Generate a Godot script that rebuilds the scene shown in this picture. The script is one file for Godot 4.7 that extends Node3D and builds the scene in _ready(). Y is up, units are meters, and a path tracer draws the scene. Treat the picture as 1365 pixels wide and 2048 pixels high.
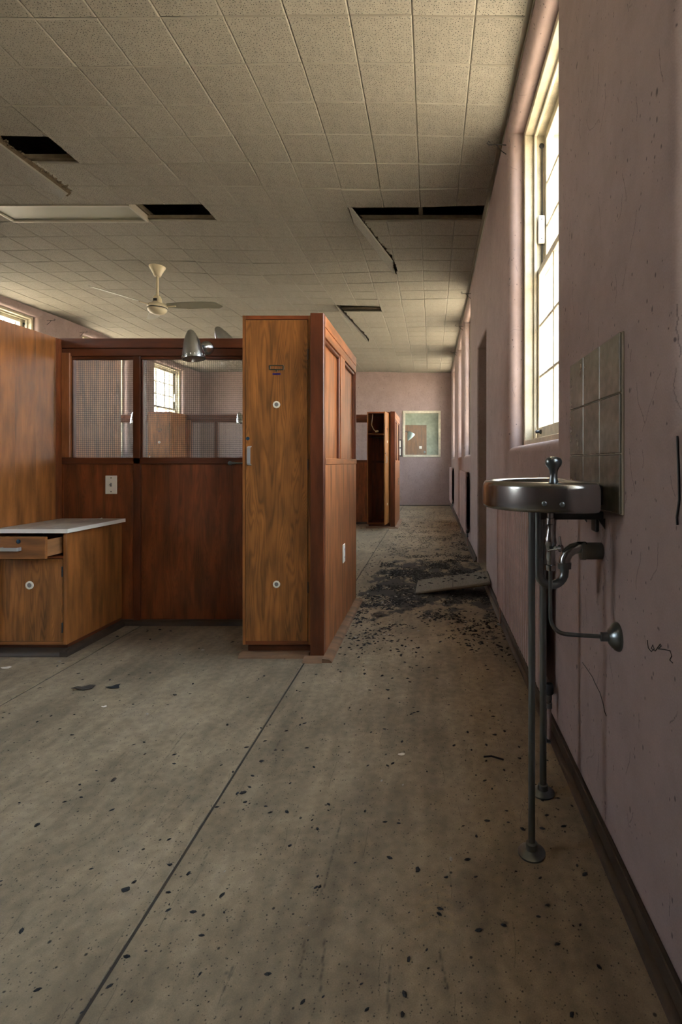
extends Node3D
# Disused hospital ward: camera at the origin looking down -z. "Depth" below is the distance in front of the camera (z = -depth).

const CAM_H := 1.066
const FOCAL := 1034.0          # pixels, image taken as 1365 x 2048
const VP := Vector2(863, 923)  # where the optical axis meets the image
const WX := 0.485              # face of the right wall
const LX := -5.58              # face of the left wall
const FARZ := 12.48            # far wall
const NEARZ := -5.2            # wall behind the camera
const CEIL := 3.22
const WT := 0.36               # thickness of the outer walls
const TILE := 0.305
const COL0 := 0.212
const ROW0 := 2.504

var M := {}
var names := {}
var rng := RandomNumberGenerator.new()


func D(x: float, y: float, depth: float) -> Vector3:
	return Vector3(x, y, -depth)


func on_floor(px: float, py: float) -> Vector3:   # a pixel on the floor -> the point of the floor it shows
	var depth := FOCAL * CAM_H / (py - VP.y)
	return D((px - VP.x) * depth / FOCAL, 0, depth)


# ------------------------------------------------------------------ mesh builder
class MB:
	var v := PackedVector3Array()
	var n := PackedVector3Array()
	var u := PackedVector2Array()
	var org := Vector3.ZERO
	var xf := Transform3D()
	var across := false     # wood grain runs sideways
	var shift := Vector2.ZERO

	func _init(o := Vector3.ZERO):
		org = o

	func planar(p: Vector3, nn: Vector3) -> Vector2:
		var a := nn.abs()
		var r: Vector2
		if a.z >= a.x and a.z >= a.y:
			r = Vector2(p.x, -p.y)
		elif a.x >= a.y:
			r = Vector2(p.z, -p.y)
		else:
			r = Vector2(p.x, p.z)
		if across:
			r = Vector2(r.y, r.x)
		return r + shift

	func tri(a: Vector3, b: Vector3, c: Vector3, na: Vector3, nb: Vector3, nc: Vector3, uvs = null):
		var g := (b - a).cross(c - a)
		var ua: Vector2
		var ub: Vector2
		var uc: Vector2
		if uvs == null:
			var nn := na + nb + nc
			ua = planar(a, nn)
			ub = planar(b, nn)
			uc = planar(c, nn)
		else:
			ua = uvs[0]
			ub = uvs[1]
			uc = uvs[2]
		if g.dot(na + nb + nc) < 0.0:
			var t := b
			b = c
			c = t
			t = nb
			nb = nc
			nc = t
			var tu := ub
			ub = uc
			uc = tu
		v.append(xf * a - org)
		v.append(xf * c - org)
		v.append(xf * b - org)
		n.append((xf.basis * na).normalized())
		n.append((xf.basis * nc).normalized())
		n.append((xf.basis * nb).normalized())
		u.append(ua)
		u.append(uc)
		u.append(ub)

	func quad(a: Vector3, b: Vector3, c: Vector3, d: Vector3, out: Vector3, uvs = null):
		var g := (b - a).cross(c - a)
		if g.length_squared() < 1e-16:
			g = (c - a).cross(d - a)
		g = g.normalized()
		if g.dot(out) < 0.0:
			g = -g
		if uvs == null:
			tri(a, b, c, g, g, g)
			tri(a, c, d, g, g, g)
		else:
			tri(a, b, c, g, g, g, [uvs[0], uvs[1], uvs[2]])
			tri(a, c, d, g, g, g, [uvs[0], uvs[2], uvs[3]])

	func squad(a: Vector3, b: Vector3, c: Vector3, d: Vector3, na: Vector3, nb: Vector3, nc: Vector3, nd: Vector3):
		tri(a, b, c, na, nb, nc)
		tri(a, c, d, na, nc, nd)

	# bevelled box; x, y and depth ranges
	func box(x0: float, x1: float, y0: float, y1: float, d0: float, d1: float, c := 0.002):
		var lo := Vector3(minf(x0, x1), minf(y0, y1), -maxf(d0, d1))
		var hi := Vector3(maxf(x0, x1), maxf(y0, y1), -minf(d0, d1))
		var mid := (lo + hi) / 2
		var h := (hi - lo) / 2
		c = minf(c, minf(h.x, minf(h.y, h.z)) * 0.8)
		var e := [Vector3(h.x, h.y - c, h.z - c), Vector3(h.x - c, h.y, h.z - c), Vector3(h.x - c, h.y - c, h.z)]
		for k in 3:
			var i := (k + 1) % 3
			var j := (k + 2) % 3
			for s in [-1.0, 1.0]:
				var pts := []
				for q in [[-1, -1], [1, -1], [1, 1], [-1, 1]]:
					var p := Vector3()
					p[k] = s * e[k][k]
					p[i] = q[0] * e[k][i]
					p[j] = q[1] * e[k][j]
					pts.append(mid + p)
				var o := Vector3()
				o[k] = s
				quad(pts[0], pts[1], pts[2], pts[3], o)
		if c < 0.0004:
			return
		for k in 3:
			var i := (k + 1) % 3
			var j := (k + 2) % 3
			for si in [-1.0, 1.0]:
				for sj in [-1.0, 1.0]:
					var pts := []
					for q in [[-1.0, i], [1.0, i], [1.0, j], [-1.0, j]]:
						var f: int = q[1]
						var p := Vector3()
						p[k] = q[0] * e[f][k]
						p[i] = si * e[f][i]
						p[j] = sj * e[f][j]
						pts.append(mid + p)
					var o := Vector3()
					o[i] = si
					o[j] = sj
					quad(pts[0], pts[1], pts[2], pts[3], o)
		for sx in [-1.0, 1.0]:
			for sy in [-1.0, 1.0]:
				for sz in [-1.0, 1.0]:
					var s := Vector3(sx, sy, sz)
					var g := s.normalized()
					tri(mid + s * e[0], mid + s * e[1], mid + s * e[2], g, g, g)

	# surface of revolution: profile of [distance along the axis, radius]
	func lathe(base: Vector3, axis: Vector3, prof: Array, seg := 20, flat := Vector2.ONE):
		axis = axis.normalized()
		var sx := axis.cross(Vector3.UP if absf(axis.y) < 0.9 else Vector3.FORWARD).normalized()
		var sy := axis.cross(sx).normalized()
		var m := prof.size()
		var sn := []
		for k in m - 1:
			var t := Vector2(prof[k + 1][0] - prof[k][0], prof[k + 1][1] - prof[k][1]).normalized()
			sn.append(Vector2(-t.y, t.x))
		for k in m - 1:
			var n0: Vector2 = sn[k]
			var n1: Vector2 = sn[k]
			if k > 0 and sn[k - 1].dot(sn[k]) > 0.7:
				n0 = (sn[k - 1] + sn[k]).normalized()
			if k < m - 2 and sn[k + 1].dot(sn[k]) > 0.7:
				n1 = (sn[k + 1] + sn[k]).normalized()
			for q in seg:
				var a0 := TAU * q / seg
				var a1 := TAU * (q + 1) / seg
				var r0 := sx * cos(a0) * flat.x + sy * sin(a0) * flat.y
				var r1 := sx * cos(a1) * flat.x + sy * sin(a1) * flat.y
				var m0 := sx * cos(a0) / flat.x + sy * sin(a0) / flat.y
				var m1 := sx * cos(a1) / flat.x + sy * sin(a1) / flat.y
				var p00: Vector3 = base + axis * prof[k][0] + r0 * prof[k][1]
				var p01: Vector3 = base + axis * prof[k][0] + r1 * prof[k][1]
				var p10: Vector3 = base + axis * prof[k + 1][0] + r0 * prof[k + 1][1]
				var p11: Vector3 = base + axis * prof[k + 1][0] + r1 * prof[k + 1][1]
				var na := axis * n0.x + m0 * n0.y
				var nb := axis * n0.x + m1 * n0.y
				var nc := axis * n1.x + m1 * n1.y
				var nd := axis * n1.x + m0 * n1.y
				if prof[k][1] > 1e-5:
					tri(p00, p01, p11, na, nb, nc)
				if prof[k + 1][1] > 1e-5:
					tri(p00, p11, p10, na, nc, nd)

	func tube(pts: Array, r: float, seg := 10, caps := true):
		var m := pts.size()
		var up := Vector3.UP
		var rings := []
		var tan := []
		for k in m:
			var t: Vector3 = (pts[mini(k + 1, m - 1)] - pts[maxi(k - 1, 0)]).normalized()
			if k == 0:
				up = t.cross(Vector3.UP if absf(t.y) < 0.9 else Vector3.RIGHT).normalized()
			up = (up - t * up.dot(t)).normalized()
			var w := t.cross(up)
			var ring := []
			for q in seg:
				var a := TAU * q / seg
				ring.append(up * cos(a) + w * sin(a))
			rings.append(ring)
			tan.append(t)
		for k in m - 1:
			for q in seg:
				var p := (q + 1) % seg
				var a: Vector3 = rings[k][q]
				var b: Vector3 = rings[k][p]
				var c: Vector3 = rings[k + 1][p]
				var d: Vector3 = rings[k + 1][q]
				squad(pts[k] + a * r, pts[k] + b * r, pts[k + 1] + c * r, pts[k + 1] + d * r, a, b, c, d)
		if caps:
			for e in [[0, -1.0], [m - 1, 1.0]]:
				var k: int = e[0]
				var g: Vector3 = tan[k] * e[1]
				for q in seg:
					tri(pts[k], pts[k] + rings[k][q] * r, pts[k] + rings[k][(q + 1) % seg] * r, g, g, g)

	# polygon pushed along an axis: 0 x (points are depth, y), 1 y (points are x, depth), 2 depth (points are x, y)
	func prism(poly: Array, along: int, from: float, to: float, smooth := false):
		var at := func(p: Vector2, t: float) -> Vector3:
			return Vector3(t, p.y, -p.x) if along == 0 else (Vector3(p.x, t, -p.y) if along == 1 else Vector3(p.x, p.y, -t))
		var pk := PackedVector2Array(poly)
		var area := 0.0
		for k in pk.size():
			area += pk[k].cross(pk[(k + 1) % pk.size()])
		var sgn := 1.0 if area > 0 else -1.0
		var z: Vector3 = at.call(Vector2.ZERO, 0.0)
		var sn := []
		for k in pk.size():
			var t := (pk[(k + 1) % pk.size()] - pk[k]).normalized()
			sn.append(Vector2(t.y, -t.x) * sgn)
		for k in pk.size():
			var a := pk[k]
			var b := pk[(k + 1) % pk.size()]
			var g: Vector2 = sn[k]
			var g0 := g
			var g1 := g
			if smooth:
				var pv: Vector2 = sn[(k - 1 + pk.size()) % pk.size()]
				var nx: Vector2 = sn[(k + 1) % pk.size()]
				if pv.dot(g) > 0.7:
					g0 = (pv + g).normalized()
				if nx.dot(g) > 0.7:
					g1 = (nx + g).normalized()
			var n0: Vector3 = at.call(g0, 0.0) - z
			var n1: Vector3 = at.call(g1, 0.0) - z
			squad(at.call(a, from), at.call(b, from), at.call(b, to), at.call(a, to), n0, n1, n1, n0)
		var ix := Geometry2D.triangulate_polygon(pk)
		var e0: Vector3 = (at.call(Vector2.ZERO, from) - at.call(Vector2.ZERO, to)).normalized()
		for k in range(0, ix.size(), 3):
			for q in [[from, e0], [to, -e0]]:
				tri(at.call(pk[ix[k]], q[0]), at.call(pk[ix[k + 1]], q[0]), at.call(pk[ix[k + 2]], q[0]), q[1], q[1], q[1])

	func mesh() -> ArrayMesh:
		var a := []
		a.resize(Mesh.ARRAY_MAX)
		a[Mesh.ARRAY_VERTEX] = v
		a[Mesh.ARRAY_NORMAL] = n
		a[Mesh.ARRAY_TEX_UV] = u
		var m := ArrayMesh.new()
		m.add_surface_from_arrays(Mesh.PRIMITIVE_TRIANGLES, a)
		return m


# ------------------------------------------------------------------ objects
func numbered(called: String) -> String:
	if not names.has(called):
		names[called] = 0
		return called
	names[called] += 1
	return "%s_%03d" % [called, names[called]]


func thing(called: String, label: String, category: String, at: Vector3, group := "") -> Node3D:
	var o := Node3D.new()
	o.name = numbered(called)
	add_child(o)
	o.position = at
	o.set_meta("label", label)
	o.set_meta("category", category)
	if group:
		o.set_meta("group", group)
	return o


func setting(called: String, at := Vector3.ZERO) -> Node3D:
	var o := Node3D.new()
	o.name = called
	add_child(o)
	o.position = at
	o.set_meta("kind", "structure")
	return o


func part(called: String, mb: MB, m: Material, parent: Node, label := "") -> MeshInstance3D:
	return inst(called, mb.mesh(), m, parent, label)


func inst(called: String, mesh: Mesh, m: Material, parent: Node, label := "") -> MeshInstance3D:
	var o := MeshInstance3D.new()
	o.mesh = mesh
	o.material_override = m
	o.name = called
	parent.add_child(o, true)
	if label:
		o.set_meta("label", label)
	return o


func single(called: String, mb: MB, m: Material, label: String, category: String, at: Vector3, group := "") -> MeshInstance3D:
	var o := MeshInstance3D.new()
	o.mesh = mb.mesh()
	o.material_override = m
	o.name = numbered(called)
	add_child(o)
	o.position = at
	o.set_meta("label", label)
	o.set_meta("category", category)
	if group:
		o.set_meta("group", group)
	return o


func copy(o: Node3D, at: Vector3, label: String, group := "") -> Node3D:
	var c: Node3D = o.duplicate()
	c.name = numbered(String(o.name).rstrip("0123456789").rstrip("_"))
	add_child(c)
	c.position = at
	c.set_meta("label", label)
	if group:
		c.set_meta("group", group)
	return c


# ------------------------------------------------------------------ textures and materials
func noise_bytes(w: int, h: int, freq: float, seed_: int, sw := 1, sh := 1, octaves := 4) -> PackedByteArray:
	# stretched noise: made small, then widened
	var f := FastNoiseLite.new()
	f.seed = seed_
	f.noise_type = FastNoiseLite.TYPE_SIMPLEX_SMOOTH
	f.frequency = freq
	f.fractal_octaves = octaves
	var im := f.get_seamless_image(w / sw, h / sh, false, false, 0.15)
	im.convert(Image.FORMAT_L8)
	if sw > 1 or sh > 1:
		im.resize(w, h, Image.INTERPOLATE_CUBIC)
	return im.get_data()


func rgb_texture(w: int, h: int, data: PackedByteArray) -> ImageTexture:
	return ImageTexture.create_from_image(Image.create_from_data(w, h, false, Image.FORMAT_RGB8, data))


func wood_texture(seed_: int, arches: float, centre: float) -> ImageTexture:
	# grain along v; greyscale, tinted by each material
	var w := 512
	var h := 1024
	var fine := noise_bytes(w, h, 0.30, seed_, 1, 64, 3)
	var broad := noise_bytes(w, h, 0.012, seed_ + 1, 1, 4, 3)
	var wave := noise_bytes(w, h, 0.008, seed_ + 2, 1, 4, 2)
	var blot := noise_bytes(w, h, 0.010, seed_ + 3, 1, 2, 4)
	var out := PackedByteArray()
	out.resize(w * h * 3)
	for y in h:
		var t := float(y) / h
		for x in w:
			var k := y * w + x
			var a := float(x) / w - centre + (wave[k] - 128) / 128.0 * 0.10
			var ring := sin((a * a * 34.0 + t * 2.6 + (broad[k] - 128) / 128.0 * 0.4) * 13.0)
			ring = ring * 0.5 + 0.5
			ring = ring * ring
			var b := 0.76 + (fine[k] - 128) / 128.0 * 0.05 + (broad[k] - 128) / 128.0 * 0.09 + (blot[k] - 128) / 128.0 * 0.13
			b += (0.42 - ring) * 0.13 * arches
			b = clampf(b, 0.25, 1.0)
			var warm := clampf((b - 0.3) * 0.6, 0.0, 0.3)
			out[k * 3] = int(255.0 * clampf(b * (0.92 + warm * 0.25), 0, 1))
			out[k * 3 + 1] = int(255.0 * clampf(b * 0.92, 0, 1))
			out[k * 3 + 2] = int(255.0 * clampf(b * (0.92 - warm * 0.2), 0, 1))
	return rgb_texture(w, h, out)


func grey_texture(w: int, h: int, seed_: int, lows: float, mids: float, fines: float, freq := 0.006) -> ImageTexture:
	var a := noise_bytes(w, h, freq, seed_, 1, 1, 3)
	var b := noise_bytes(w, h, freq * 5.0, seed_ + 1, 1, 1, 3)
	var c := noise_bytes(w, h, 0.35, seed_ + 2, 1, 1, 2)
	var out := PackedByteArray()
	out.resize(w * h * 3)
	for k in w * h:
		var q := 0.86 + (a[k] - 128) / 128.0 * lows + (b[k] - 128) / 128.0 * mids + (c[k] - 128) / 128.0 * fines
		var g := int(255.0 * clampf(q, 0.0, 1.0))
		out[k * 3] = g
		out[k * 3 + 1] = g
		out[k * 3 + 2] = g
	return rgb_texture(w, h, out)


func speckle(im: Image, count: int, r0: float, r1: float, col: Color, strength: float, stretch := 1.0):
	var w := im.get_width()
	var h := im.get_height()
	for k in count:
		var cx := rng.randf() * w
		var cy := rng.randf() * h
		var r := lerpf(r0, r1, pow(rng.randf(), 3.0))
		var ry := r * stretch * rng.randf_range(0.7, 1.3)
		for y in range(int(cy - ry), int(cy + ry) + 1):
			for x in range(int(cx - r), int(cx + r) + 1):
				var q := Vector2((x - cx) / r, (y - cy) / ry).length()
				if q < 1.0:
					var px := posmod(x, w)
					var py := posmod(y, h)
					im.set_pixel(px, py, im.get_pixel(px, py).lerp(col, strength * minf(1.0, (1.0 - q) * 2.5)))


func scratch(im: Image, from: Vector2, dir: Vector2, length: float, col: Color, strength: float, wander: float):
	var p := from
	var d := dir.normalized()
	for k in int(length):
		var px := posmod(int(p.x), im.get_width())
		var py := posmod(int(p.y), im.get_height())
		im.set_pixel(px, py, im.get_pixel(px, py).lerp(col, strength * rng.randf_range(0.4, 1.0)))
		d = d.rotated(rng.randf_range(-wander, wander))
		p += d


func plaster_texture() -> ImageTexture:
	var t := grey_texture(1024, 1024, 40, 0.04, 0.025, 0.04)
	var im := t.get_image()
	speckle(im, 900, 0.8, 2.2, Color(0.25, 0.24, 0.28), 0.6, 1.6)
	speckle(im, 60, 1.5, 5.0, Color(0.3, 0.28, 0.3), 0.5, 1.6)
	for k in 130:
		scratch(im, Vector2(rng.randf(), rng.randf()) * 1024, Vector2(rng.randf_range(-0.4, 0.4), 1), rng.randf_range(8, 60), Color(0.2, 0.2, 0.24), 0.6, 0.15)
	for k in 14:
		scratch(im, Vector2(rng.randf(), rng.randf()) * 1024, Vector2(rng.randf_range(-1, 1), 1), rng.randf_range(60, 220), Color(0.25, 0.24, 0.28), 0.45, 0.25)
	return ImageTexture.create_from_image(im)


func tile_texture() -> ImageTexture:
	var t := grey_texture(512, 512, 60, 0.03, 0.04, 0.06)
	var im := t.get_image()
	for gy in 22:
		for gx in 22:
			var c := Vector2(gx + 0.5 + rng.randf_range(-0.38, 0.38), gy + 0.5 + rng.randf_range(-0.38, 0.38)) * 512.0 / 22.0
			var r := rng.randf_range(2.0, 3.8)
			for y in range(int(c.y - r), int(c.y + r) + 1):
				for x in range(int(c.x - r), int(c.x + r) + 1):
					if Vector2(x - c.x, y - c.y).length() < r and x >= 0 and y >= 0 and x < 512 and y < 512:
						im.set_pixel(x, y, Color(0.10, 0.095, 0.085))
	return ImageTexture.create_from_image(im)


func lino_texture() -> ImageTexture:
	var t := grey_texture(1024, 1024, 80, 0.06, 0.09, 0.08)
	var im := t.get_image()
	speckle(im, 7000, 0.6, 1.6, Color(0.10, 0.10, 0.10), 0.8)
	speckle(im, 160, 1.5, 4.0, Color(0.10, 0.10, 0.10), 0.8)
	speckle(im, 60, 0.7, 1.4, Color(1, 0.98, 0.92), 0.8)
	for k in 60:
		scratch(im, Vector2(rng.randf(), rng.randf()) * 1024, Vector2(rng.randf_range(-0.12, 0.12), 1), rng.randf_range(20, 110), Color(0.30, 0.29, 0.27), 0.5, 0.05)
	for k in 40:
		scratch(im, Vector2(rng.randf(), rng.randf()) * 1024, Vector2(rng.randf_range(-1, 1), 1), rng.randf_range(10, 70), Color(1, 0.96, 0.88), 0.35, 0.2)
	return ImageTexture.create_from_image(im)


# worn patches, damp soil and boot prints over the whole floor: 3.4 m by 13.6 m of it, multiplied onto the linoleum
const DIRT_X0 := -2.9
const DIRT_W := 3.4
const DIRT_D0 := 0.6
const DIRT_D := 12.0
func dirt_texture() -> ImageTexture:
	var w := 768
	var h := 2048
	var soil := noise_bytes(w, h, 0.022, 91, 1, 1, 5)
	var worn := noise_bytes(w, h, 0.007, 92, 1, 1, 4)
	var rub := noise_bytes(w, h, 0.05, 93, 1, 6, 3)
	var out := PackedByteArray()
	out.resize(w * h * 3)
	for y in h:
		var depth := DIRT_D0 + DIRT_D * y / h
		# how much leaf mould and soil has blown in along the corridor, as seen
		var heavy := smoothstep(3.35, 4.1, depth) * (1.0 - smoothstep(4.9, 5.9, depth))
		var some := smoothstep(2.7, 3.4, depth) * (1.0 - smoothstep(6.5, 9.5, depth)) * 0.55
		for x in w:
			var k := y * w + x
			var X := DIRT_X0 + DIRT_W * x / w
			var lane := smoothstep(-0.75, -0.35, X)
			var q := 0.93 + (worn[k] - 128) / 128.0 * 0.16 + (rub[k] - 128) / 128.0 * 0.10
			var s := (soil[k] - 128) / 128.0 + (heavy * 0.86 + some * 0.70 - 0.84) * lane - 0.9 * (1.0 - lane)
			s += rng.randf_range(-0.16, 0.16) + (rub[k] - 128) / 128.0 * 0.22
			var dark := smoothstep(-0.02, 0.26, s)
			q = lerpf(q, 0.10, dark * 0.9)
			out[k * 3] = int(255.0 * clampf(q, 0, 1))
			out[k * 3 + 1] = int(255.0 * clampf(q, 0, 1))
			out[k * 3 + 2] = int(255.0 * clampf(lerpf(q * 0.985, q * 1.05, dark), 0, 1))
	var im := Image.create_from_data(w, h, false, Image.FORMAT_RGB8, out)
	var at := func(p: Vector3) -> Vector2:
		return Vector2((p.x - DIRT_X0) / DIRT_W * w, (-p.z - DIRT_D0) / DIRT_D * h)
	# dark scuffs along the boards under the linoleum
	for e in [[686, 1620, 672, 1680], [668, 1700, 640, 1800], [560, 1480, 545, 1510], [370, 1465, 330, 1520], [380, 1590, 318, 1655], [880, 1900, 900, 2000], [610, 1880, 600, 1960], [250, 1505, 235, 1520], [650, 1880, 640, 1990], [420, 1690, 402, 1740], [300, 1395, 240, 1430], [780, 1930, 776, 2040]]:
		var a: Vector2 = at.call(on_floor(e[0], e[1]))
		var b: Vector2 = at.call(on_floor(e[2], e[3]))
		var steps := int(a.distance_to(b)) + 1
		for t in steps:
			var p := a.lerp(b, float(t) / steps)
			if p.x > 1 and p.y > 1 and p.x < w - 2 and p.y < h - 2:
				im.set_pixelv(p, im.get_pixelv(p).darkened(rng.randf_range(0.0, 0.35)))
	# a boot print: pale chevrons in the dust
	for r in 6:
		for s in [-1, 1]:
			var c: Vector2 = at.call(on_floor(869 + s * 1.0, 1768 + r * 17))
			for t in 10:
				for wd in 2:
					var p := c + Vector2(s * (t * 0.9 + 1), -t * 0.35 + wd)
					if p.x > 1 and p.y > 1 and p.x < w - 2 and p.y < h - 2:
						im.set_pixelv(p, im.get_pixelv(p).lerp(Color(1, 0.98, 0.93), 0.85))
	return ImageTexture.create_from_image(im)


func mat(called: String, col: Color, rough: float, metal := 0.0, tex: Texture2D = null, per_metre := Vector2.ONE, tri := false) -> StandardMaterial3D:
	var m := StandardMaterial3D.new()
	m.resource_name = called
	m.albedo_color = col
	m.roughness = rough
	m.metallic = metal
	if tex:
		m.albedo_texture = tex
		m.uv1_scale = Vector3(per_metre.x, per_metre.y, per_metre.x if tri else 1.0)
		if tri:
			m.uv1_triplanar = true
			m.uv1_world_triplanar = true
			m.uv1_triplanar_sharpness = 8.0
	M[called] = m
	return m


func materials():
	var wood_a := wood_texture(11, 1.0, 0.47)
	var wood_b := wood_texture(23, 0.25, 0.2)
	var wood_c := wood_texture(35, 0.6, 0.7)
	var mott := grey_texture(512, 512, 70, 0.10, 0.08, 0.06)
	var plaster := plaster_texture()
	var wood_scale := Vector2(1 / 0.42, 1 / 1.95)
	mat("oak", Color8(188, 130, 70), 0.42, 0, wood_a, wood_scale)
	mat("oak_side", Color8(190, 130, 72), 0.42, 0, wood_b, wood_scale)
	mat("mahogany", Color8(160, 94, 54), 0.38, 0, wood_c, wood_scale)
	mat("mahogany_frame", Color8(124, 72, 45), 0.36, 0, wood_b, wood_scale)
	mat("cedar", Color8(194, 130, 82), 0.45, 0, wood_b, wood_scale)
	mat("shoe_wood", Color8(158, 130, 104), 0.6, 0, wood_b, wood_scale)
	mat("skirting", Color8(80, 70, 58), 0.55, 0, wood_b, wood_scale)
	mat("drawer_wood", Color8(200, 152, 104), 0.55, 0, wood_b, wood_scale)
	mat("pink_plaster", Color8(174, 152, 147), 0.75, 0, plaster, Vector2(0.5, 0.5), true)
	mat("far_room_paint", Color8(160, 176, 156), 0.7, 0, mott, Vector2(0.5, 0.5), true)
	mat("cream_paint", Color8(222, 212, 184), 0.45, 0, mott, Vector2(0.7, 0.7), true)
	mat("cream_sash", Color8(232, 224, 200), 0.4, 0, mott, Vector2(0.7, 0.7), true)
	mat("white_plastic", Color8(232, 224, 206), 0.4)
	mat("grey_disc", Color8(128, 122, 116), 0.6)
	mat("radiator_paint", Color8(186, 160, 154), 0.4, 0, mott, Vector2(0.7, 0.7), true)
	var tiles := tile_texture()
	for k in 3:
		mat("tile%d" % k, [Color8(160, 155, 142), Color8(158, 153, 140), Color8(155, 150, 137)][k], 0.85, 0, tiles, Vector2.ONE)
	mat("tile_core", Color8(106, 92, 70), 0.95, 0, mott, Vector2(6, 6), true)
	mat("plenum", Color8(150, 140, 124), 0.95, 0, mott, Vector2(0.6, 0.6), true)
	mat("batten", Color8(120, 108, 88), 0.8, 0, mott, Vector2(1, 1), true)
	mat("metal_trim", Color8(164, 158, 142), 0.5, 0.2)
	mat("lino_edge", Color8(58, 52, 45), 0.8)
	var lino := lino_texture()
	var dirt := dirt_texture()
	var m := mat("lino", Color8(168, 150, 124), 0.62, 0, lino, Vector2(1 / 1.37, 1 / 1.37))
	m.detail_enabled = true
	m.detail_albedo = dirt
	m.detail_blend_mode = BaseMaterial3D.BLEND_MODE_MUL
	m.detail_uv_layer = BaseMaterial3D.DETAIL_UV_2
	mat("laminate", Color8(206, 196, 180), 0.45, 0, mott, Vector2(1, 1), true)
	mat("laminate_edge", Color8(232, 226, 214), 0.4)
	mat("chrome", Color8(158, 160, 162), 0.2, 1.0)
	mat("brushed", Color8(196, 198, 198), 0.26, 1.0)
	mat("dull_chrome", Color8(120, 128, 132), 0.28, 1.0)
	mat("lead", Color8(104, 104, 98), 0.5, 0.4)
	mat("alu", Color8(178, 178, 176), 0.42, 0.5)
	mat("iron", Color8(58, 60, 62), 0.5, 0.6)
	mat("brass_dark", Color8(92, 88, 74), 0.4, 0.8)
	mat("lock_blue", Color8(30, 62, 80), 0.4, 0.3)
	mat("purple_tape", Color8(54, 34, 96), 0.4)
	mat("fan_enamel", Color8(222, 210, 178), 0.35)
	mat("fan_blade", Color8(150, 148, 130), 0.45)
	mat("wall_tile", Color8(120, 118, 106), 0.22, 0, mott, Vector2(1.5, 1.5), true)
	mat("grout", Color8(178, 168, 150), 0.8)
	mat("diffuser", Color8(124, 124, 104), 0.5)
	mat("soot", Color8(34, 33, 34), 0.95)
	mat("leaf", Color8(58, 50, 42), 0.9)
	mat("pale_flake", Color8(214, 204, 190), 0.8)
	mat("cord", Color8(226, 212, 184), 0.5)
	mat("door_brown", Color8(150, 108, 60), 0.5, 0, wood_b, wood_scale)
	mat("lamp_teal", Color8(150, 178, 176), 0.4)
	mat("card", Color8(224, 224, 214), 0.6)
	mat("black_frame", Color8(44, 36, 32), 0.5)
	mat("gravel", Color8(200, 186, 164), 0.95, 0, mott, Vector2(0.4, 0.4), true)
	var g := mat("window_glass", Color(1, 1, 1, 0.06), 0.03)
	g.transparency = BaseMaterial3D.TRANSPARENCY_ALPHA
	var g2 := mat("partition_glass", Color(0.93, 0.97, 0.93, 0.05), 0.03)
	g2.transparency = BaseMaterial3D.TRANSPARENCY_ALPHA


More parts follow.
